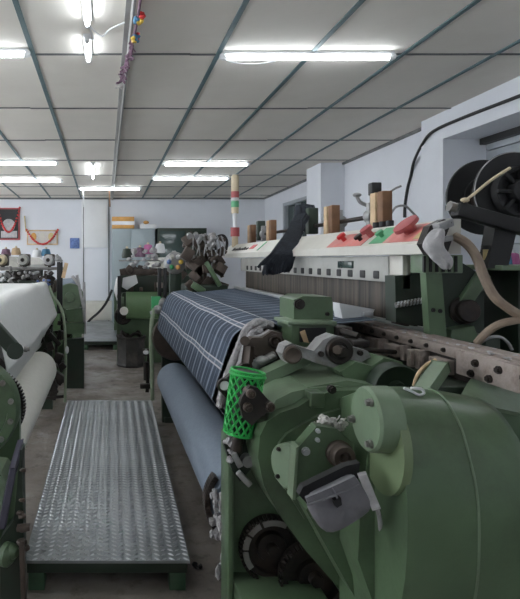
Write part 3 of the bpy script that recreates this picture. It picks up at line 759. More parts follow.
# heald frames with warp, hole rail
hf = None
for k in range(5):
    x = 1.225+k*.035; P1('heald_frame', MB().box(x, x+.012, 2.34, 4.74, 1.165-.004*k, 1.335, .001), 'heald')
b = MB().box(1.195, 1.215, 2.30, 4.80, 1.326, 1.436, .004); hr = P1('hole_rail', b, 'dull', 'cream rail with round notches')
for k in range(18):
    y = 2.40+k*.128
    b = MB().box(1.191, 1.205, y-.027, y+.027, 1.336, 1.374, .012); P1('notch', b, 'black', 'dark notch', hr)
P1('display', MB().box(1.185, 1.20, 2.62, 2.78, 1.380, 1.415, .003), 'glass', 'dark blue display', hr)
b = MB()
for k in range(5): b.box(1.225+k*.035, 1.24+k*.035, 2.22, 2.335, 1.15, 1.40, .002)
P1('frame_guide', b, 'iron')
P1('upright_panel', MB().box(1.20, 1.235, 2.20, 2.31, 1.30, 1.44, .004), 'cream'); 
b = MB().box(1.21,1.36,2.07,2.16,1.37,1.44,.003); vg = P1('vent_grille', b, 'pgreen')
b = MB()
for k in range(6): b.box(1.20+.024*k+.006, 1.20+.024*k+.014, 2.062, 2.072, 1.375, 1.435)
P1('slat', b, 'black', None, vg)

# top beam (control beam), extends along the width
bp_ = [(1.15,1.442),(1.15,1.480),(1.25,1.568),(1.28,1.568),(1.28,1.442)]
tb = P1('top_beam', MB().prism(bp_, 'y', 1.96, 5.40, .006), 'cream', 'long cream control beam')
def slope(t_, Y, lift=0.):
    n = Vector((-.088,0,.10)).normalized(); p = Vector((1.15+.10*t_, Y, 1.480+.088*t_)); return p+n*lift
def patch(t0, t1, y0, y1, th=.0025):
    q = bmesh.new(); v = []
    for l in (-.001, th):
        for a, b_ in ((t0,y0),(t1,y0),(t1,y1),(t0,y1)): v.append(q.verts.new(slope(a,b_,l)))
    for f in ((3,2,1,0),(4,5,6,7),(0,1,5,4),(1,2,6,5),(2,3,7,6),(3,0,4,7)): q.faces.new([v[i] for i in f])
    return MB()._add(q)
P1('control_label', patch(.12,.9,1.97,2.28), 'pinkred', 'faded red control label', tb)
P1('control_label', patch(.12,.9,2.28,2.40), 'lgreen', 'green control label', tb)
P1('control_label', patch(.2,.85,2.01,2.07,.004), 'ylabel', 'yellowish label strip', tb)
P1('control_label', patch(.05,.75,2.46,2.84), 'pinkred', 'second faded red control label', tb)
nrm = Vector((-.088,0,.10)).normalized()
def button(Y, t_, r, h, m_, label, sc=1):
    p = slope(t_, Y); return P1('button', MB().lathe(p, nrm, [(0,0),(0,r*.5),(h*.6,r*.5),(h*.6,r),(h*.95,r),(h,r*.85),(h,0)], 28), m_, label, tb)
button(2.15,.60,.050,.045,'dred','large faded red stop knob')
button(2.46,.55,.028,.05,'dred','middle red knob')
button(2.70,.40,.022,.04,'red','small bright red button')
button(2.345,.45,.018,.03,'lgreen','green button')
button(2.52,.35,.020,.03,'iron','black switch')
# worn maker's marking at the far end of the beam: dark slanted strokes and a red emblem
b = MB()
for k in range(9):
    y = 5.05-k*.062; hgt = .20 if k % 3 else .30
    b2 = patch(.28, .28+hgt, y-.020, y+.016, .003); me = bpy.data.meshes.new('tmp'); b2.b.to_mesh(me); b.b.from_mesh(me); b2.b.free()
P1('marking', b, 'black', 'dark slanted lettering', tb)
P1('emblem', patch(.34,.72,4.36,4.48,.003), 'red', 'red emblem', tb)
P1('marking', patch(.15,.9,4.16,4.19,.003), 'lgreen', 'green stripe', tb)
# end of the beam: bracket and cables
b = MB().plate([(423,244),(430,226),(444,219),(452,222),(446,236),(452,240),(448,252),(430,255)], 1.93, 1.97, .004); P1('beam_end', b, 'iron')
b = MB().bar(W(436,228,1.92), W(450,222,1.95), .03, .03, .004).bar(W(438,240,1.92), W(450,238,1.94), .03, .02, .004); P1('end_clamp', b, 'cast')
# grey rag hanging from the near end of the beam
b = MB(); rings = []
for (px,py,w_,d_) in ((440,228,6,.02),(434,238,9,.03),(433,246,10,.035),(438,254,10,.035),(443,261,9,.03),(446,267,5,.02),(447,269,1.5,.008)):
    c_ = W(px,py,1.90); rings.append([(c_.x+w_*.0035*math.cos(2*PI*k/14)*(1+.22*math.sin(k*2.3+py)), c_.y+d_*math.sin(2*PI*k/14), c_.z+.012*math.sin(k*1.9+px)) for k in range(14)])
b.loft(rings)
o = build('grey_rag', b, 'rag', None, 'crumpled pale grey rag hanging from the near end of the cream control beam', W(436,268,1.9), cat='rag')
o.modifiers.new('sub','SUBSURF').render_levels = 2

# side upper frame with pivot and braces
b = MB().plate([(395,276),(430,272),(432,328),(396,322)], 2.20, 2.28, .004); P1('frame_plate', b, 'dgreen')
b = MB().plate([(425,256),(441,262),(447,340),(430,340)], 2.08, 2.12, .006); up = P1('upright', b, 'green')
b = MB()
for px, py in ((433,310),(440,311)): bolt(b, W(px,py,2.08), (0,-1,0), .006, .006)
P1('bolt', b, 'black', None, up)
b = MB().plate([(441,262),(452,256),(484,277),(470,300),(474,330),(478,345),(446,345)], 2.16, 2.26, .006); P1('frame_plate', b, 'dgreen')
b = MB().bar(W(484,273,2.15), W(463,304,2.15), .028, .05, .004); b.plate([(452,330),(474,326),(480,342),(450,342)], 2.1, 2.2, .005); P1('brace', b, 'green')
b = MB().lathe(W(461,310,2.17), (0,-1,0), [(0,0),(0,.055),(.02,.055),(.03,.045),(.05,.045),(.055,.04),(.055,.0)], 32); P1('pivot_boss', b, 'iron')
b = MB().tube([W(396+34*k/60, 305-6*k/60+2.6*math.sin(k*1.05), 2.17+.012*math.cos(k*1.05)) for k in range(61)], .004, 6, 1); P1('coil_spring', b, 'bsteel')
b = MB().cyl(W(396,305,2.17), W(430,299,2.17), .011); P1('spring_rod', b, 'steel')
b = MB().box(*(XZ(484,0,2.15)[0], 2.05), 2.05, 2.5, XZ(0,270,2.15)[1], XZ(0,265,2.15)[1], .004); P1('shelf', b, 'pgreen')
b = MB().box(*(XZ(509,0,2.2)[0], XZ(524,0,2.2)[0]), 2.15, 2.35, .0, XZ(0,270,2.15)[1], .006); P1('rear_post', b, 'dgreen')
b = MB().box(1.48,1.54,2.12,2.3,0,1.12,.006); P1('rear_post', b, 'dgreen')
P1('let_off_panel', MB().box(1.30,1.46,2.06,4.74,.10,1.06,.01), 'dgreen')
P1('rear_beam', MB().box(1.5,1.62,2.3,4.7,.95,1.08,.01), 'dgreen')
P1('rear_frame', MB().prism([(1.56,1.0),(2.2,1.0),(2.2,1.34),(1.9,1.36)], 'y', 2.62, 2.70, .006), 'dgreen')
# warp beam
t = thing('warp_beam', 'pale wound warp beam behind the pivot of the near loom, at the right edge', 'warp beam', (1.98,3.4,.6))
build('wound_warp', MB().lathe((1.98,2.72,1.04), (0,1,0), [(0,.03),(0,.16),(.01,.17),(1.95,.17),(1.96,.16),(1.96,.03)], 40), 'wcloth', t)
build('axle', MB().cyl((1.98,2.42,1.04), (1.98,4.75,1.04), .03), 'steel', t)
# hoses
def hose(pts, r, m_, label, cat='hose'):
    P = [W(*p) for p in pts]; return build('hose', MB().tube(P, r, 10), m_, None, label, P[len(P)//2], cat=cat)
hose(((454,236,1.95),(466,243,1.92),(476,256,1.9),(484,277,1.88),(494,296,1.86),(508,308,1.85),(524,317,1.84),(545,322,1.84)), .016, 'hose', 'thick brown hose curving down from the cream beam end')
hose(((477,343,1.9),(486,333,1.87),(498,325,1.85),(512,321,1.84),(535,318,1.84)), .013, 'hose', 'brown hose arching just above the fluff covered rail')
b = MB().tube([W(px,py,2.0) for px,py in ((478,345),(488,338),(500,337),(508,343),(512,350))], .006, 8); P1('cable_loop', b, 'cast')

# parts between casing and rail: pulley, pale bar, plate
P1('pulley', MB().lathe(W(398,390,1.80), (0,-1,0), [(-.05,0),(-.05,.085),(0,.085),(.01,.08),(.0,.07),(-.01,.03),(.01,.025),(.01,0)], 40), 'dgreen')
b = MB().bar(W(441,366,1.72), W(420,396,1.64), .045, .03, .004); P1('stay_bar', b, 'pgreen')
lo = [W(458,400,1.60), W(545,418,1.60), W(545,376,1.80), W(482,366,1.80), W(468,382,1.70)]
nn = Vector((0,-.35,.94)); b = MB(); q = bmesh.new(); A_ = [q.verts.new(p) for p in lo]; B_ = [q.verts.new(p-nn*.012) for p in lo]
q.faces.new(A_); q.faces.new(B_[::-1])
for i in range(5): q.faces.new((A_[i], B_[i], B_[(i+1)%5], A_[(i+1)%5]))
b._add(q, .003); sp_ = P1('guard_plate', b, 'pgreen', 'sloping pale green guard plate')
P1('hole', MB().cyl(W(495.5,384,1.69), W(495.5,384,1.72), .006), 'black', 'small dark hole', sp_)
b = MB().plate([(340,372),(356,362),(372,366),(384,358),(402,362),(408,372),(396,384),(350,384)], 1.86, 1.98, .012, 3); P1('bearing_housing', b, 'green')
b = MB().box(.83,1.5,1.98,2.06,.9,1.0,.01); P1('cover_rail', b, 'dgreen')
b = MB().box(1.02,1.22,1.72,1.95,.80,1.02,.01); P1('gear_box', b, 'dgreen')
b = MB().tube([W(px,py,1.75) for px,py in ((414,386),(418,374),(428,364),(436,360))], .006, 8); P1('copper_pipe', b, 'wood')
P1('foot', MB().box(.46,.60,1.95,2.10,0,.05,.008), 'dgreen'); P1('foot', MB().box(1.5,1.9,1.95,2.10,0,.05,.008), 'dgreen'); P1('foot', MB().box(.52,.7,4.74,4.86,0,.05,.008), 'dgreen')
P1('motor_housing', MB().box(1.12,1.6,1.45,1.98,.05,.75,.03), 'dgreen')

# rod with wooden blocks behind the beam
P1('lifting_rod', MB().cyl((1.45,2.80,1.655), (1.45,5.25,1.655), .013), 'iron')
rod_px = ((384,2.755,2,'the two wooden blocks on the rod behind the large red stop knob'), (333,3.36,2,'the two wooden blocks just right of the draped black cloth'), (272.5,4.585,2,'the two wooden blocks just left of the draped black cloth'), (252.5,5.20,2,'the two farthest wooden blocks on the rod, beside the signal tower'))
wb = None
for px, Y, n_, lab in rod_px:
    for k in range(n_):
        y = Y-.045+k*.075; b = MB().box(1.38, 1.43, y, y+.055, 1.569, 1.765 if px == 384 else 1.755, .004)
        build('wooden_block', b, 'dwood' if k == 0 else 'wood', None, ('paler' if k else 'browner')+' of '+lab, (1.40,y,1.569), cat='wooden block', group='wooden blocks behind the control beam')
for Y, lab in ((2.95,''),(3.38,''),(4.10,''),(4.95,'')):
    P1('rod_clamp', MB().cyl((1.45,Y-.03,1.655), (1.45,Y+.03,1.655), .04, None, 20, .004).box(1.42,1.48,Y-.02,Y+.02,1.50,1.67,.004).box(1.42,1.47,Y-.015,Y+.015,1.66,1.73,.004), 'cast')
for Y in (3.78, 5.02):
    P1('rod_bracket', MB().box(1.40,1.47,Y-.03,Y+.03,1.60,1.78,.006), 'dgreen')
b = MB().box(1.485,1.525,3.02,3.06,1.57,1.84,.004).box(1.475,1.53,3.01,3.06,1.78,1.85,.006); P1('guide_post', b, 'black')
b = MB().tube([W(px,py,3.0) for px,py in ((356,194),(360,202),(368,206),(375,213),(378,226))], .010, 6); b.tube([W(px,py,2.95) for px,py in ((391,214),(396,207),(405,206),(412,212),(418,218))], .006, 6); b.tube([W(px,py,2.95) for px,py in ((390,192),(396,188),(401,186))], .006, 6); b.ball(W(357,195,3.0), .02, (1.2,1,.7))
P1('sensor_cable', b, 'cast')
b = MB()
for k in range(3): b.cyl((1.265,2.42+.06*k,1.565), (1.265,2.42+.06*k,1.595), .016)
P1('knob', b, 'black', None, tb)
# black cloth draped over rod and beam
b = MB(); rings = []
for (px,py,Y,hw,th) in ((300,204.5,3.88,4,.03),(304,207,3.88,9.5,.06),(305,213,3.86,10.5,.065),(301,219,3.78,8.5,.05),(297,226,3.66,7.5,.045),(293,234,3.52,8.5,.045),(288,243,3.45,10.5,.045),(283,253,3.40,12.5,.045),(279,262,3.38,13.5,.04),(277,269,3.38,13.5,.035),(276.5,272.5,3.38,12,.02)):
    c_ = W(px,py,Y); rg = []
    for k in range(36):
        a = 2*PI*k/36; f = 1+(.16*math.cos(k*PI) if py > 214 else .10*math.cos(k*2.2))
        dx = math.cos(a)*hw*.0066*(1+.04*math.sin(k*1.7)); rg.append((c_.x+dx, c_.y+math.sin(a)*th*f-.15*dx, c_.z+dx*.18+(.012*math.sin(k*2.2) if py > 266 else 0)))
    rings.append(rg)
for k in range(16):
    u = -1+2*k/15
    b.tube([W(297+5*u,222,3.70-.045), W(292+7*u,236,3.50-.05), W(284+11*u,252,3.40-.052), W(278+13.5*u-(1.5 if k < 2 else 0),262+R.uniform(-1,2),3.38-.035), W(276+14*u-(4 if k < 2 else 0),268+R.uniform(-3,6)-(5 if k < 2 else 0),3.38-.02)], .0085, 6, 4, .10)
b.tube([W(304,214,3.80), W(306,222,3.86), W(304,231,3.88)], .03, 8, 4, .1)
b.loft(rings); o = build('draped_cloth', b, 'dcloth', None, 'charcoal black cloth bunched over the rod and hanging over the cream beam', W(290,240,3.6), cat='cloth')
# tower light
t = thing('signal_tower', 'slim signal tower lamp with red and green bands on the far end of the beam', 'signal lamp', W(235,246,5.2))
def seg(y0, y1, r, m_, nm, label=None): build(nm, MB().cyl(W(235,y1,5.2), W(235,y0,5.2), r, None, 20, .004), m_, t, label)
seg(236,247,.030,'tan','base'); seg(228,236,.042,'dred','base_band','dull red band'); seg(213,228,.02,'white','stem'); seg(207,213,.034,'tan','lower_lens'); seg(201,207,.037,'lgreen','green_lens','green lens'); seg(198,201,.037,'white','ring'); seg(192,198,.037,'dred','red_lens','red lens'); seg(177,192,.036,'tan','upper_lens')
build('cap', MB().lathe(W(235,177,5.2), (0,0,1), [(0,.036),(.02,.025),(.026,0)], 20), 'tan', t)

# big black reel on stand
t = thing('black_reel', 'large black twin disc reel on a black post at the upper right', 'reel', (1.68,2.3,1.42))
def disc(y, r): return MB().lathe((1.69,y,1.70), (0,-1,0), [(0,0),(0,r),(.006,r+.002),(.012,r),(.012,r*.55),(.018,r*.54),(.018,0)], 56)
fl = build('flange', disc(2.44,.166), 'black', t); fl2 = build('flange', disc(2.26,.166), 'black', t)
build('rim', MB().lathe((1.69,2.25,1.70), (0,-1,0), [(0,.163),(0,.167),(.003,.167),(.003,.163),(0,.163)], 56), 'cast', fl2, 'thin pale rim')
b = MB().cyl((1.69,2.27,1.70), (1.69,2.44,1.70), .07, None, 32); build('core', b, 'iron', t)
b = MB().lathe((1.69,2.24,1.70), (0,-1,0), [(0,.105),(.03,.10),(.03,.085),(.01,.08),(.01,.05),(.05,.045),(.05,0)], 40)
for k in range(8): b.bar(Vector((1.69,2.21,1.70))+Vector((math.cos(k*PI/4)*.04,0,math.sin(k*PI/4)*.04)), Vector((1.69,2.21,1.70))+Vector((math.cos(k*PI/4)*.10,0,math.sin(k*PI/4)*.10)), .02, .014, .003)
build('hub', b, 'black', t)
b = MB().bar(W(455,209,2.08), W(530,230,2.08), .05, .054, .008); ar = build('arm', b, 'black', t)
build('arm_nut', MB().cyl(W(449,206,2.08), W(456,208,2.08), .018, None, 8, .003), 'steel', ar)
b = MB().plate([(496,222),(518,226),(508,268),(488,268)], 2.09, 2.15, .006); build('post', b, 'black', t)
b = MB().tube([W(463,202,2.05), W(474,194,2.04), W(486,184,2.04), W(497,176,2.05), W(510,168,2.06)], .0055, 8); b.ball(W(465,200,2.05), .012, (1.4,1,.8)); build('thread_guide', b, 'tan', t)
# cones on the window sill and little bottle
def cone(p, m_, label):
    t = thing('yarn_cone', label, 'yarn cone', p, 'yarn cones by the right window'); p = Vector(p)
    build('yarn', MB().lathe(p, (0,0,1), [(0,0),(0,.045),(.02,.055),(.11,.040),(.12,.02),(.12,0)], 20), m_, t); build('tip', MB().cyl(p+Vector((0,0,.12)), p+Vector((0,0,.15)), .014, .010, 12), 'white', t)
for px, m_, lab in ((505,'teal','blue yarn cone on the window sill right of the black reel post'),(513,'pink','magenta pink yarn cone on the window sill at the right edge'),(522,'white','white yarn cone on the sill beside the pink one')):
    cone((tx(px,4.62)+.0, 4.62 if tx(px,4.62) > 3.3 else 4.62, 1.36), m_, lab)
t = thing('oil_can', 'small amber can with a dark lid on the shelf left of the black reel post', 'can', W(489,265,2.12))
build('body', MB().cyl(W(489,265,2.12), W(489,249,2.12), .02, None, 18, .002), 'ylabel', t); build('lid', MB().cyl(W(489,249,2.12), W(489,246,2.12), .026, None, 18, .002), 'black', t)

# far end mechanisms of the main loom
b = MB()
for k in range(34):
    px = R.uniform(186,222); py = R.uniform(238,290); y = R.uniform(4.86,5.25); c_ = W(px,py,y); s = R.uniform(.02,.055)
    m_ = Matrix.Translation(c_) @ Matrix.Rotation(R.uniform(-1,1),4,'Y') @ Matrix.Rotation(R.uniform(-.5,.5),4,'Z')
    b.box(-s,s,-s*.7,s*.7,-s*R.uniform(.3,1.6),s*.8,.006,m_)
for k in range(14): b.bar(W(R.uniform(188,215),R.uniform(240,262),5.0), W(R.uniform(196,226),R.uniform(265,292),5.0), .03, .03, .004)
P1('selection_unit', b, 'brown', 'greasy selection unit at the far end')
b = MB()
for k in range(16):
    c_ = W(R.uniform(186,212),R.uniform(234,262),R.uniform(4.84,4.95)); b.cyl(c_, c_+Vector((R.uniform(-.04,.04),-.05,R.uniform(-.06,.06))), R.uniform(.012,.03), None, 12, .002)
for k in range(9):
    px = 192+k*4; b.tube([W(px,256,4.9), W(px+R.uniform(-3,3),246,4.9), W(px+R.uniform(-6,6),236,4.95)], .006, 6)
P1('selection_finger', b, 'cast')
P1('unit_base', MB().box(.72,1.1,4.86,5.2,1.1,1.2,.02).box(.8,1.05,4.9,5.15,0,1.12,.01), 'dgreen')
b = MB().bar(W(206,262,4.85), W(220,286,4.85), .04, .04, .006); b.bar(W(192,284,4.85), W(204,292,4.85), .06, .06, .01); P1('arm_cover', b, 'green')
b = MB().tube([W(px,py,5.3) for px,py in ((216,250),(215,240),(219,236),(224,236),(227,242),(226,250))], .014, 8); P1('cable_loop', b, 'black')
b = MB().box(*(XZ(151,0,4.8)[0], XZ(160,0,4.8)[0]), 4.74, 4.8, XZ(0,309,4.8)[1], XZ(0,296,4.8)[1], .004); P1('switch_box', b, 'bgreen', 'bright green switch box')
for px in (159.5, 165): P1('black_post', MB().box(tx(px,4.92)-.016, tx(px,4.92)+.016, 4.9, 4.94, .95, H+(CY-268)/F*4.92, .004), 'black')
b = MB().ball(W(158,309,4.76), .045, (1,1,1.0), 2, .12); b.ball(W(162,303,4.76), .04, (1,1,1.2), 2, .12); b.bar(W(150,313,4.75), W(158,311,4.75), .03, .03, .004); P1('roller_bearing', b, 'cast')
hose(((154,308,4.75),(151.5,325,4.74),(151,345,4.72),(152,370,4.7),(152.5,400,4.72)), .018, 'ghose', 'upright grey green hose at the far left corner of the plaid loom')
b = MB().cyl(W(146,355,4.75), W(146,349,4.75), .03).cyl(W(146,362,4.75), W(146,380,4.75), .022).bar(W(140,386,4.75), W(152,386,4.75), .05, .04,.005).bar(W(147,392,4.8), W(149,350,4.8), .03,.03); P1('pedal_valve', b, 'iron')
P1('valve_cap', MB().ball(W(146,352,4.74), .028), 'white', 'white valve cap')

# ------------------------------------------------------------ a weft feeder (thing with parts), copied
def feeder(p, label, mb='pgreen', md='cream'):
    p = Vector(p); t = thing('weft_feeder', label, 'weft feeder', p, 'weft feeders at the loom ends')
    build('body', MB().box(p.x-.05,p.x+.05,p.y,p.y+.14,p.z-.06,p.z+.06,.014), mb, t)
    build('drum', MB().lathe(p, (0,-1,0), [(-.02,0),(-.02,.050),(0,.056),(.09,.046),(.11,.049),(.115,.042),(.115,0)], 28), md, t)
    build('eye', MB().lathe(p+Vector((0,-.115,0)), (0,-1,0), [(0,0),(0,.02),(.02,.014),(.02,0)], 14), 'iron', t)
    build('bracket', MB().box(p.x-.015,p.x+.015,p.y+.02,p.y+.08,p.z-.105,p.z-.05,.003), 'iron', t)
    return t

# ------------------------------------------------------------ left loom
L2 = thing('weaving_loom', 'green loom at the left edge carrying plain white cloth', 'loom', (-1.0,2.9,0))
def P2(name, mb, m, label=None, parent=None): return build(name, mb, m, parent or L2, label)
LY0, LY1 = 2.55, 5.15
lprof = [(-1.3,1.20),(-1.0,1.195),(-.75,1.195),(-.67,1.205),(-.60,1.212),(-.555,1.20),(-.53,1.16),(-.50,1.06),(-.468,.94),(-.458,.905),(-.475,.87),(-.53,.78),(-.58,.69),(-.61,.61)]
o = build('woven_fabric', cloth_sheet(lprof, LY0, LY1, 60, .004), 'wcloth', None, 'plain white cloth stretched over the front of the left loom', (-.6,2.8,.9), cat='fabric'); solid(o)
t = thing('cloth_roll', 'thick cream cloth roll under the white cloth on the left loom', 'cloth roll', (-.575,4,.32))
build('rolled_cloth', MB().lathe((-.575,2.66,.47), (0,1,0), [(0,.03),(0,.15),(.02,.157),(2.05,.157),(2.10,.15),(2.10,.03)], 48), 'ccloth', t)
build('core', MB().cyl((-.575,2.6,.47), (-.575,5.0,.47), .03), 'steel', t)
P2('breast_beam', MB().prism([(-.56,1.02),(-.545,1.14),(-.58,1.185),(-.70,1.18),(-.78,1.05)], 'y', 2.6, 5.15, .004), 'cast')
P2('cloth_roller', MB().cyl((-.535,2.6,.905),(-.535,5.15,.905), .06), 'iron'); P2('cloth_roller', MB().cyl((-.70,2.6,.62),(-.70,5.15,.62), .06), 'iron')
b = MB().prism([(-.405,0),(-.405,.70),(-.42,.78),(-.62,.93),(-1.6,1.0),(-1.6,0)], 'y', 2.58, 2.63, .006); P2('side_frame', b, 'green')
b = MB().prism([(-.50,0),(-.50,.86),(-.6,1.05),(-1.6,1.1),(-1.6,0)], 'y', 5.18, 5.25, .006); P2('side_frame', b, 'dgreen')
P2('cross_beam', MB().box(-1.0,-.8,2.63,5.18,.5,.8,.02), 'dgreen')
b = MB().lathe((-.63,2.50,.735), (0,-1,0), [(-.06,0),(-.06,.235),(0,.235),(.015,.225),(.015,.185),(-.015,.18),(-.015,.06),(.03,.055),(.03,0)], 56); rw = P2('ring_wheel', b, 'green')
b = MB()
for k in range(14): bolt(b, (-.63+.205*math.cos(k*PI/7+.2), 2.485, .735+.205*math.sin(k*PI/7+.2)), (0,-1,0), .010, .016)
P2('bolt', b, 'steel', None, rw)
g = MB().lathe((-.585,2.68,.70), (0,-1,0), [(-.02,0),(-.02,.185),(.01,.185),(.01,0)], 56)
for k in range(70):
    g.box(-.004,.004,-.01,.02,.183,.195,0,Matrix.Translation((-.585,2.68,.70)) @ Matrix.Rotation(2*PI*k/70,4,'Y'))
P2('gear_wheel', g, 'iron')
b = MB().bar(W(-14,318,2.42), W(15,350,2.42), .05, .062, .01).cyl(W(15,351,2.385), W(15,351,2.45), .033, None, 28, .004); P2('lever_arm', b, 'dgreen')
b = MB(); bolt(b, W(25,349,2.42), (1,0,0), .01, .02); P2('bolt', b, 'steel')
b = MB().prism([XZ(-30,470,2.2),XZ(0,474,2.2),XZ(6,482,2.2),XZ(-2,524,2.2),XZ(-30,524,2.2)], 'y', 2.2, 2.38, .01); P2('drive_cover', b, 'pgreen', 'pale green cover')
b = MB().bar(W(2,527,2.12), W(13,470,2.16), .02, .022, .004, (0,1,0)).bar(W(13,470,2.16), W(21,442,2.4), .02, .02, .004, (0,1,0)); P2('strip', b, 'violet', 'violet grey edging strip')
b = MB().prism([XZ(0,540,2.15),XZ(14,520,2.15),XZ(20,450,2.15),XZ(22,450,2.15),XZ(24,560,2.15),XZ(21,612,2.15),XZ(0,612,2.15)], 'y', 2.15, 2.22, .004); P2('end_plate', b, 'dgreen')
b = MB()
for (px,py,r) in ((9,555,.045),(13,552,.03)): b.lathe(W(px,py,2.12), (1,-.5,0), [(-.02,0),(-.02,r),(.0,r),(.01,r*.8),(.02,r*.5),(.02,0)], 28)
P2('hand_wheel', b, 'green')
b = MB()
for px,py,s in ((20,513,.012),(22,516,.014),(23,528,.02),(25,548,.016),(22,542,.018),(21,500,.008),(22,470,.008)): b.ball(W(px,py,2.12), s, (1.2,1,.8), 2, .1); b.bar(W(px,py,2.12), W(px+4,py,2.12), .012,.012)
b.bar(W(17,528,2.12), W(30,527,2.12), .03, .02, .003); b.bar(W(22,540,2.1), W(24,600,2.1), .03,.02,.003)
P2('linkage', b, 'brown')
P2('end_box', MB().box(-.9,-.50,2.23,2.55,0,.35,.02), 'dgreen')
P2('upper_body', MB().box(-1.9,-.66,5.22,5.4,.7,1.22,.02), 'dgreen')
# far frame mechanics under the cloth
b = MB()
for k in range(22):
    c_ = W(R.uniform(40,63),R.uniform(318,398),R.uniform(5.0,5.16)); s = R.uniform(.015,.045); b.box(-s,s,-s,s,-s*1.4,s,.004,Matrix.Translation(c_) @ Matrix.Rotation(R.uniform(-1,1),4,'Y'))
b.bar(W(46,330,5.1), W(60,345,5.1), .04,.04,.004); b.bar(W(46,398,5.1), W(66,396,5.1), .025,.025); b.bar(W(48,385,5.1), W(66,380,5.1), .03,.03); b.tube([W(60,330,5.1),W(56,352,5.1),W(62,372,5.1)], .014, 8)
P2('linkage', b, 'iron')
hose(((49,286,5.14),(53,296,5.12),(60,306,5.1),(64,320,5.08),(65.5,345,5.06),(65.5,375,5.06),(65,402,5.08)), .014, 'ghose', 'grey green hose running down the far corner of the white cloth loom')
b = MB().ball(W(67,350,5.05), .022, (.8,1,1.7)); P2('valve_cap', b, 'white', 'white valve cap')
b = MB().box(tx(57,5.3), tx(62.5,5.3), 5.28, 5.33, .9, W(0,262,5.3).z, .005); P2('black_post', b, 'black')
b = MB().ball(W(58,259,5.28), .035, (1,1,.8), 2, .1); b.bar(W(56,255,5.28), W(62,262,5.28), .04,.03,.004); P2('post_head', b, 'cast')
P2('wooden_tag', MB().bar(W(63,278,5.26), W(66.5,263,5.26), .035, .012, .002, (0,1,0)), 'wood', 'pale wooden tag')
# weft feeders on a rail at the far end of the left loom
P2('feeder_rail', MB().box(-1.7, -.42, 5.46, 5.50, W(0,270,5.48).z, W(0,267,5.48).z, .003), 'steel')
for px, mb_, md_, lab in ((49,'brown','rag','white faced weft feeder nearest the black post on the left loom'), (24,'brown','dull','grey green weft feeder second from the black post on the left loom'), (2,'brown','tan','beige weft feeder cut by the left edge of the photo')):
    feeder((tx(px,5.45), 5.45, W(0,260,5.45).z), lab, mb_, md_)
b = MB()
for k in range(55):
    c_ = W(R.uniform(-12,54),R.uniform(273,288),R.uniform(5.25,5.45)); s = R.uniform(.012,.035); b.box(-s,s,-s,s,-s*1.2,s,.004,Matrix.Translation(c_) @ Matrix.Rotation(R.uniform(-1.2,1.2),4,'Y') @ Matrix.Rotation(R.uniform(-.6,.6),4,'Z'))
P2('selection_unit', b, 'iron', 'dark selection unit at the far end')
b = MB()
for k in range(30):
    c_ = W(R.uniform(-10,52),R.uniform(271,286),R.uniform(5.2,5.3)); b.cyl(c_, c_+Vector((R.uniform(-.05,.05),-.03,R.uniform(-.03,.05))), R.uniform(.006,.02), None, 10)
P2('selection_finger', b, 'cast')
b = MB()
for k in range(10): b.ball(W(R.uniform(32,50),R.uniform(278,286),5.2), .014, (1,1,.8), 1, .2)
P2('cable_tie', b, 'blue')
# coloured creel items behind the feeders
for px, py, m_, lab in ((46,250,'teal','blue yarn cone above the white faced feeder'),(37,251,'white','white yarn cone behind the feeders of the left loom'),(16,249,'wood','tan yarn cone behind the grey green feeder'),(6,250,'purple','dusky purple yarn cone above the beige feeder')):
    p = W(px,py+6,6.0); t = thing('yarn_cone', lab, 'yarn cone', p, 'yarn cones on the left creel')
    build('yarn', MB().lathe(p, (0,0,1), [(0,0),(0,.05),(.02,.055),(.075,.04),(.08,.015),(.08,0)], 20), m_, t); build('tip', MB().cyl(p+Vector((0,0,.08)), p+Vector((0,0,.10)), .014, .010, 12), 'tan', t)

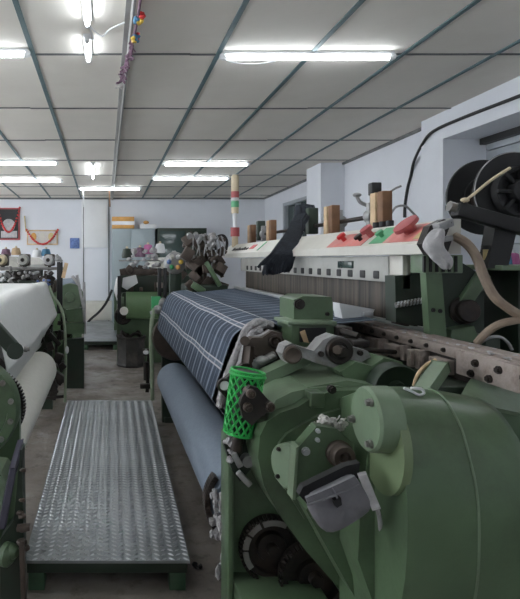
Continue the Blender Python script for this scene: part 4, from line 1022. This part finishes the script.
# ------------------------------------------------------------ rear looms (generic green looms further down the shed)
def rear_loom(x0, sgn, y0, y1, label, cloth_lab, mcloth):
    """x0 = aisle edge, sgn = +1 machine extends to +x"""
    t = thing('weaving_loom', label, 'loom', (x0+sgn*.8, y0, 0))
    X = lambda a: x0+sgn*a
    def q(name, mb, m, lab=None, par=None): return build(name, mb, m, par or t, lab)
    def bx(mb, a0, a1, *r): return mb.box(min(X(a0),X(a1)), max(X(a0),X(a1)), *r)
    q('side_frame', MB().prism([(X(.02),0),(X(.02),.85),(X(.12),1.0),(X(1.5),1.05),(X(1.5),0)], 'y', y0+.25, y0+.33, .006), 'green')
    q('side_frame', MB().prism([(X(.02),0),(X(.02),.85),(X(.12),1.0),(X(1.5),1.05),(X(1.5),0)], 'y', y1-.08, y1, .006), 'green')
    q('cross_beam', bx(MB(), .3,.5, y0+.3,y1, .5,.8,.02), 'dgreen')
    hd = q('drive_cover', MB().prism([(y0+.30,1.06),(y0+.14,1.05),(y0+.05,.98),(y0,.88),(y0,.74),(y0+.06,.63),(y0+.25,.58)], 'x', X(.14), X(.58), .04, 4), 'rgreen')
    q('bearing_cover', MB().cyl((X(.06),y0+.12,.84),(X(.11),y0+.12,.84), .08, None, 28, .004), 'pgreen', None, hd)
    q('gear_casing', MB().prism([(X(.03),.55),(X(.02),.80),(X(.10),.97),(X(.35),1.0),(X(.9),.95),(X(.9),.3),(X(.3),.3)], 'y', y0+.12, y0+.26, .02, 3), 'green')
    q('gear_wheel', MB().lathe((X(.10),y0+.10,.66),(0,-1,0),[(-.05,0),(-.05,.12),(0,.12),(.01,.10),(-.01,.05),(.02,.04),(.02,0)],32), 'iron')
    q('top_beam', MB().prism([(X(.62),1.30),(X(.62),1.36),(X(.74),1.46),(X(.86),1.46),(X(.86),1.30)], 'y', y0+.1, y1+.2, .006), 'cream')
    for y in (y0+.3, y1-.1): q('upright', bx(MB(), .66,.80, y,y+.1, 1.0,1.32,.008), 'dgreen')
    q('breast_beam', MB().cyl((X(.12),y0+.33,1.06),(X(.12),y1-.08,1.06), .06), 'cast')
    q('heald_frame', bx(MB(), .68,.82, y0+.42,y1-.12, 1.08,1.30,.004), 'heald')
    q('guide_rail', bx(MB(), .55,.62, y0-.1,y0+.6, 1.05,1.12,.004), 'rail')
    b = MB()
    for k in range(20):
        s = R.uniform(.02,.05); bx(b, *(sorted((R.uniform(.15,.6),))*1+[R.uniform(.62,.72)]) if False else (.2+.02*k, .2+.02*k+s), y0+R.uniform(.0,.3), y0+R.uniform(.32,.5), 1.0, 1.0+R.uniform(.05,.22), .006)
    q('mechanism', b, 'brown')
    pr = [(X(.62),1.10),(X(.35),1.11),(X(.14),1.125),(X(.07),1.10),(X(.04),1.0),(X(.02),.86),(X(.06),.78)]
    o_ = build('woven_fabric', cloth_sheet(pr, y0+.40, y1-.12, 24), mcloth, None, cloth_lab, (X(.1),y0+.4,.9), cat='fabric'); solid(o_)
    return t
LR = rear_loom(.145, 1, 7.30, 10.0, 'green loom behind the plaid cloth loom, further down the aisle on the right', 'white cloth edge on the rear right loom', 'wcloth')
LL = rear_loom(-.36, -1, 6.05, 9.0, 'green loom behind the white cloth loom, further down the aisle on the left', 'grey cloth on the rear left loom behind the white cloth loom', 'roll')
# details on the rear left loom seen past the white cloth
def P3(name, mb, m, lab=None): return build(name, mb, m, LL, lab)
b = MB().lathe(W(70,297,6.0), (0,-1,0), [(-.06,0),(-.06,.15),(0,.15),(.01,.14),(.0,.11),(.0,.06),(.03,.05),(.03,0)], 36); P3('drive_wheel', b, 'pgreen')
b = MB().plate([(66,310),(82,308),(83,322),(67,322)], 5.9, 6.1, .01).plate([(64,323),(84,323),(84,334),(66,334)], 5.9, 6.1, .006); P3('gear_box', b, 'green')
b = MB().bar(W(77,275,6.0), W(84,310,6.0), .02, .03, .004).bar(W(84,282,6.0), W(85,334,6.0), .018, .03, .004).bar(W(72,276,6.0), W(80,286,6.0), .05, .03, .005); P3('guard_bar', b, 'rag')
b = MB().plate([(63,340),(84,338),(84,392),(66,392)], 6.02, 6.1, .006); P3('end_plate', b, 'dgreen')
# details on the rear right loom
def P4(name, mb, m, lab=None): return build(name, mb, m, LR, lab)
b = MB().plate([(117.5,276),(121,276),(121,318),(117.5,322)], 7.22, 7.28, .006); P4('black_post', b, 'black')
b = MB().plate([(123,278),(136,275),(138,283),(127,290),(122,287)], 7.3, 7.45, .02, 3); P4('cover', b, 'white', 'white covered end')
b = MB().cyl(W(124,311,7.15), W(124,311,7.2), .05, None, 24, .006); P4('hand_wheel', b, 'ccloth', 'pale hand wheel')
b = MB()
for k in range(26):
    px = R.uniform(121,184); c_ = W(px,R.uniform(268,280),R.uniform(7.4,7.55)); s = R.uniform(.03,.06); b.box(-s,s,-s,s,-s,s,.008,Matrix.Translation(c_) @ Matrix.Rotation(R.uniform(-1,1),4,'Y'))
P4('selection_unit', b, 'brown')
P4('unit_bed', MB().box(.20,1.15,7.36,7.62,.98,1.21,.02), 'dgreen')
P4('cone_tray', MB().box(.28,1.0,7.42,7.56,1.21,1.30,.02), 'brown')
b = MB()
for k in range(26): b.ball(W(R.uniform(128,174),R.uniform(250,268),7.48), R.uniform(.025,.055), (1,1,.8), 2, .15)
P4('lint_cover', b, 'rag', 'pale lint lumps')
b = MB().lathe(W(175,263,5.35), (0,-1,0), [(-.1,0),(-.1,.10),(0,.11),(.01,.10),(.02,.06),(.05,.05),(.05,0)], 32); cd = P1('selector_disc', b, 'cast', 'grey selector disc at the far end')
for k, m_ in enumerate(('yellow','orange','bgreen','blue','cream','white')): P1('wire_plug', MB().ball(W(175+6*math.cos(k*1.05),262+6*math.sin(k*1.05),5.28), .024), m_, None, cd)
P1('selector_arm', MB().box(tx(170,5.35), tx(182,5.35), 5.36, 5.45, 0, W(0,264,5.35).z, .01), 'dgreen')
for px, py, m_, lab in ((127,253,'dgreen','dark green yarn cone on the rear right loom, leftmost'),(140,252,'purple','dusky purple yarn cone on the rear right loom'),(148,249,'pink','pink yarn cone on the rear right loom below the white carton'),(160,248,'white','white yarn cone on the rear right loom before the dark cupboard')):
    p = W(px,py+5,7.9); t = thing('yarn_cone', lab, 'yarn cone', p, 'yarn cones on the rear right loom')
    build('yarn', MB().lathe(p, (0,0,1), [(0,0),(0,.075),(.03,.08),(.13,.055),(.14,.02),(.14,0)], 20), m_, t); build('tip', MB().cyl(p+Vector((0,0,.14)), p+Vector((0,0,.17)), .02, .014, 12), 'tan', t)
P4('creel_rail', MB().box(.2, 1.1, 7.85, 7.95, 1.40, 1.42, .004), 'steel')

# dirty octagonal bin at the corner of the rear right loom
t = thing('waste_bin', 'dirty black eight sided waste bin on the aisle floor before the rear right loom', 'bin', W(131,366,7.05))
c_ = Vector((tx(131,7.35), 7.35, 0)); n8 = [PI/8+k*PI/4 for k in range(8)]
b = MB(); b.loft([[(c_.x+r*math.cos(a), c_.y+r*math.sin(a), z) for a in n8] for r, z in ((.19,0),(.21,.02),(.195,.045),(.195,.36),(.215,.40),(.21,.405),(.175,.40),(.165,.05))]); build('body', b, 'bin', t, ang=20)
b = MB().tube([(c_.x+.13*math.cos(k*.7),c_.y+.11*math.sin(k*.7),.40+.05*math.sin(k*1.9)) for k in range(14)], .022, 8); build('contents', b, 'iron', t, 'dark coiled hose sticking out')
# big oil stained cloth heap is not visible; cupboards on the far wall
t = thing('steel_cupboard', 'tall grey steel cupboard against the far white wall', 'cupboard', (tx(133,11.2),11.2,0))
xa, xb = tx(112,11.15), tx(155,11.15); zt = W(0,228.5,11.15).z
build('body', MB().box(xa,xb,11.17,11.58,0,zt,.006), 'cab', t)
xm = tx(131,11.15)
for x0_, x1_ in ((xa+.01,xm-.004),(xm+.004,xb-.01)):
    d = build('door', MB().box(x0_,x1_,11.145,11.17,.08,zt-.03,.006), 'cab', t); hx = x1_-.05 if x0_ < xm-.1 else x0_+.05
    build('handle', MB().box(hx-.012,hx+.012,11.125,11.147,1.05,1.18,.003), 'steel', d)
t = thing('glass_cupboard', 'dark green cupboard with a glazed half on the far wall', 'cupboard', (tx(182,11.2),11.2,0))
xa, xb = tx(157.5,11.15), tx(207,11.15); zt2 = W(0,228,11.15).z
build('body', MB().box(xa,xb,11.18,11.58,0,zt2,.006), 'dgreen', t)
xm = tx(185,11.15); build('glass_door', MB().box(xa+.05,xm,11.165,11.185,.7,zt2-.06,.003), 'glass', t); build('door', MB().box(xm+.03,xb-.03,11.16,11.182,.7,zt2-.05,.004), 'dgreen', t)
def carton(x0, x1, y0, y1, m_, label, tape=None):
    (a, z1_), (b_, z0_) = XZ(x0,y0,11.3), XZ(x1,y1,11.3)
    z0_ = max(z0_, zt); t = thing('carton', label, 'box', ((a+b_)/2,11.35,z0_), 'cartons on the steel cupboard')
    build('body', MB().box(a,b_,11.22,11.5,z0_,z1_,.005), m_, t)
    if tape: build('label_band', MB().box(a-.002,b_+.002,11.215,11.3,z0_+(z1_-z0_)*.30,z0_+(z1_-z0_)*.62), tape, t)
carton(112,134,217,228.6,'orange','orange carton with a white band on top of the grey cupboard','white')
carton(140,156,224.5,228.6,'white','flat white carton on the right end of the grey cupboard')
b = MB().ball(W(146,222.5,11.3), .05, (1.3,1,.7), 2, .1); build('wrapped_bundle', b, 'orange', None, 'small orange bundle lying on the flat white carton', W(146,224,11.3), cat='bundle')

# garlanded prints, paper and pennant on the far wall
def picture(x0, x1, y0, y1, label, dark=True):
    (a, zt_), (b_, zb_) = XZ(x0,y0,far), XZ(x1,y1,far); t = thing('framed_print', label, 'picture', ((a+b_)/2, far, zb_))
    build('frame', MB().box(a,b_,far-.03,far,zb_,zt_,.004), 'dred' if dark else 'wood', t)
    build('print', MB().box(a+.03,b_-.03,far-.034,far-.028,zb_+.03,zt_-.03), 'black' if dark else 'wlint', t)
    w_, h_ = b_-a, zt_-zb_
    if dark:
        build('pale_shape', MB().lathe(((a+b_)/2,far-.034,zb_+h_*.45),(0,-1,0),[(0,0),(0,w_*.30),(.004,w_*.29),(.004,0)],24).box(a+w_*.15,b_-w_*.12,far-.037,far-.033,zb_+.05,zb_+h_*.28), 'rag', t)
    else:
        for k, m_ in enumerate(('orange','cream','ylabel')): build('pale_shape', MB().ball((a+w_*(.22+.28*k),far-.036,zb_+h_*.55), h_*.25, (.8,.06,1.1)), m_, t)
    b = MB(); n_ = 24
    for k in range(n_+1):
        u = k/n_*2-1; dp = h_*(.75 if dark else .95)*(1-u*u); b.ball((a+w_*(.5+.5*u), far-.05, zt_-dp), .026, (1,.8,1), 1, .2)
    build('garland', b, 'red', t, 'red flower garland')
    return t
picture(-2,20,208,240,'dark framed print with a red garland at the upper left of the far wall')
picture(27,58,230,245,'small wide print with a drooping red garland on the far wall', False)
b = MB(); wall_panel(70,79.5,238,248.5,b,.02); build('blue_notice', b, 'blue', None, 'small square blue notice on the far white wall', W(75,248,far), cat='notice')
b = MB().bar(W(24.5,216,far-.03), W(26,232,far-.03), .035, .02, .003); build('incense_stick', b, 'ylabel', None, 'short yellow wand standing between the two garlanded prints', W(26,232,far), cat='stick')
hose(((112,290,10.6),(106,303,10.7),(99,312,10.9),(92,318,11.2),(88,322,11.3)), .025, 'black', 'black cable drooping in front of the far white wall')
b = MB(); wall_panel(84,112,249,301,b,.012); struct('trim_8', b, 'wallw')
b = MB(); b.box(tx(85,11.5), tx(116,11.5), 11.5, 11.6, .142, W(0,301,11.5).z, .01); struct('baseboard_far', b, 'cream')

# scraps on the floor
for (px,py,s,m_,lab) in ((200,569,.016,'black','small black scrap on the concrete beside the walkway corner'),):
    Y = F*H/(py-CY); p = W(px,py,Y); b = MB().fluff((p.x,p.y,.012), (.025,.015,.002), 5, .012); build('scrap', b, m_, None, lab, (p.x,p.y,0), cat='scrap')

# ------------------------------------------------------------ world, camera, view
wd = bpy.data.worlds.new('world'); S.world = wd; wd.use_nodes = True
wd.node_tree.nodes['Background'].inputs[0].default_value = (.90,.945,1,1); wd.node_tree.nodes['Background'].inputs[1].default_value = 4.5
cam = bpy.data.cameras.new('camera'); co = bpy.data.objects.new('camera', cam); COL.objects.link(co); S.camera = co
co.location = (0,0,H); co.rotation_euler = (PI/2,0,0)
cam.sensor_fit = 'HORIZONTAL'; cam.sensor_width = 36; cam.lens = 36*F/520
cam.shift_x = (260-CX)/520; cam.shift_y = -(299.5-CY)/520
cam.clip_start = .05
S.view_settings.view_transform = 'Standard'; S.view_settings.look = 'None'; S.view_settings.gamma = 1; S.view_settings.use_curve_mapping = False
S.view_settings.exposure = 1.12
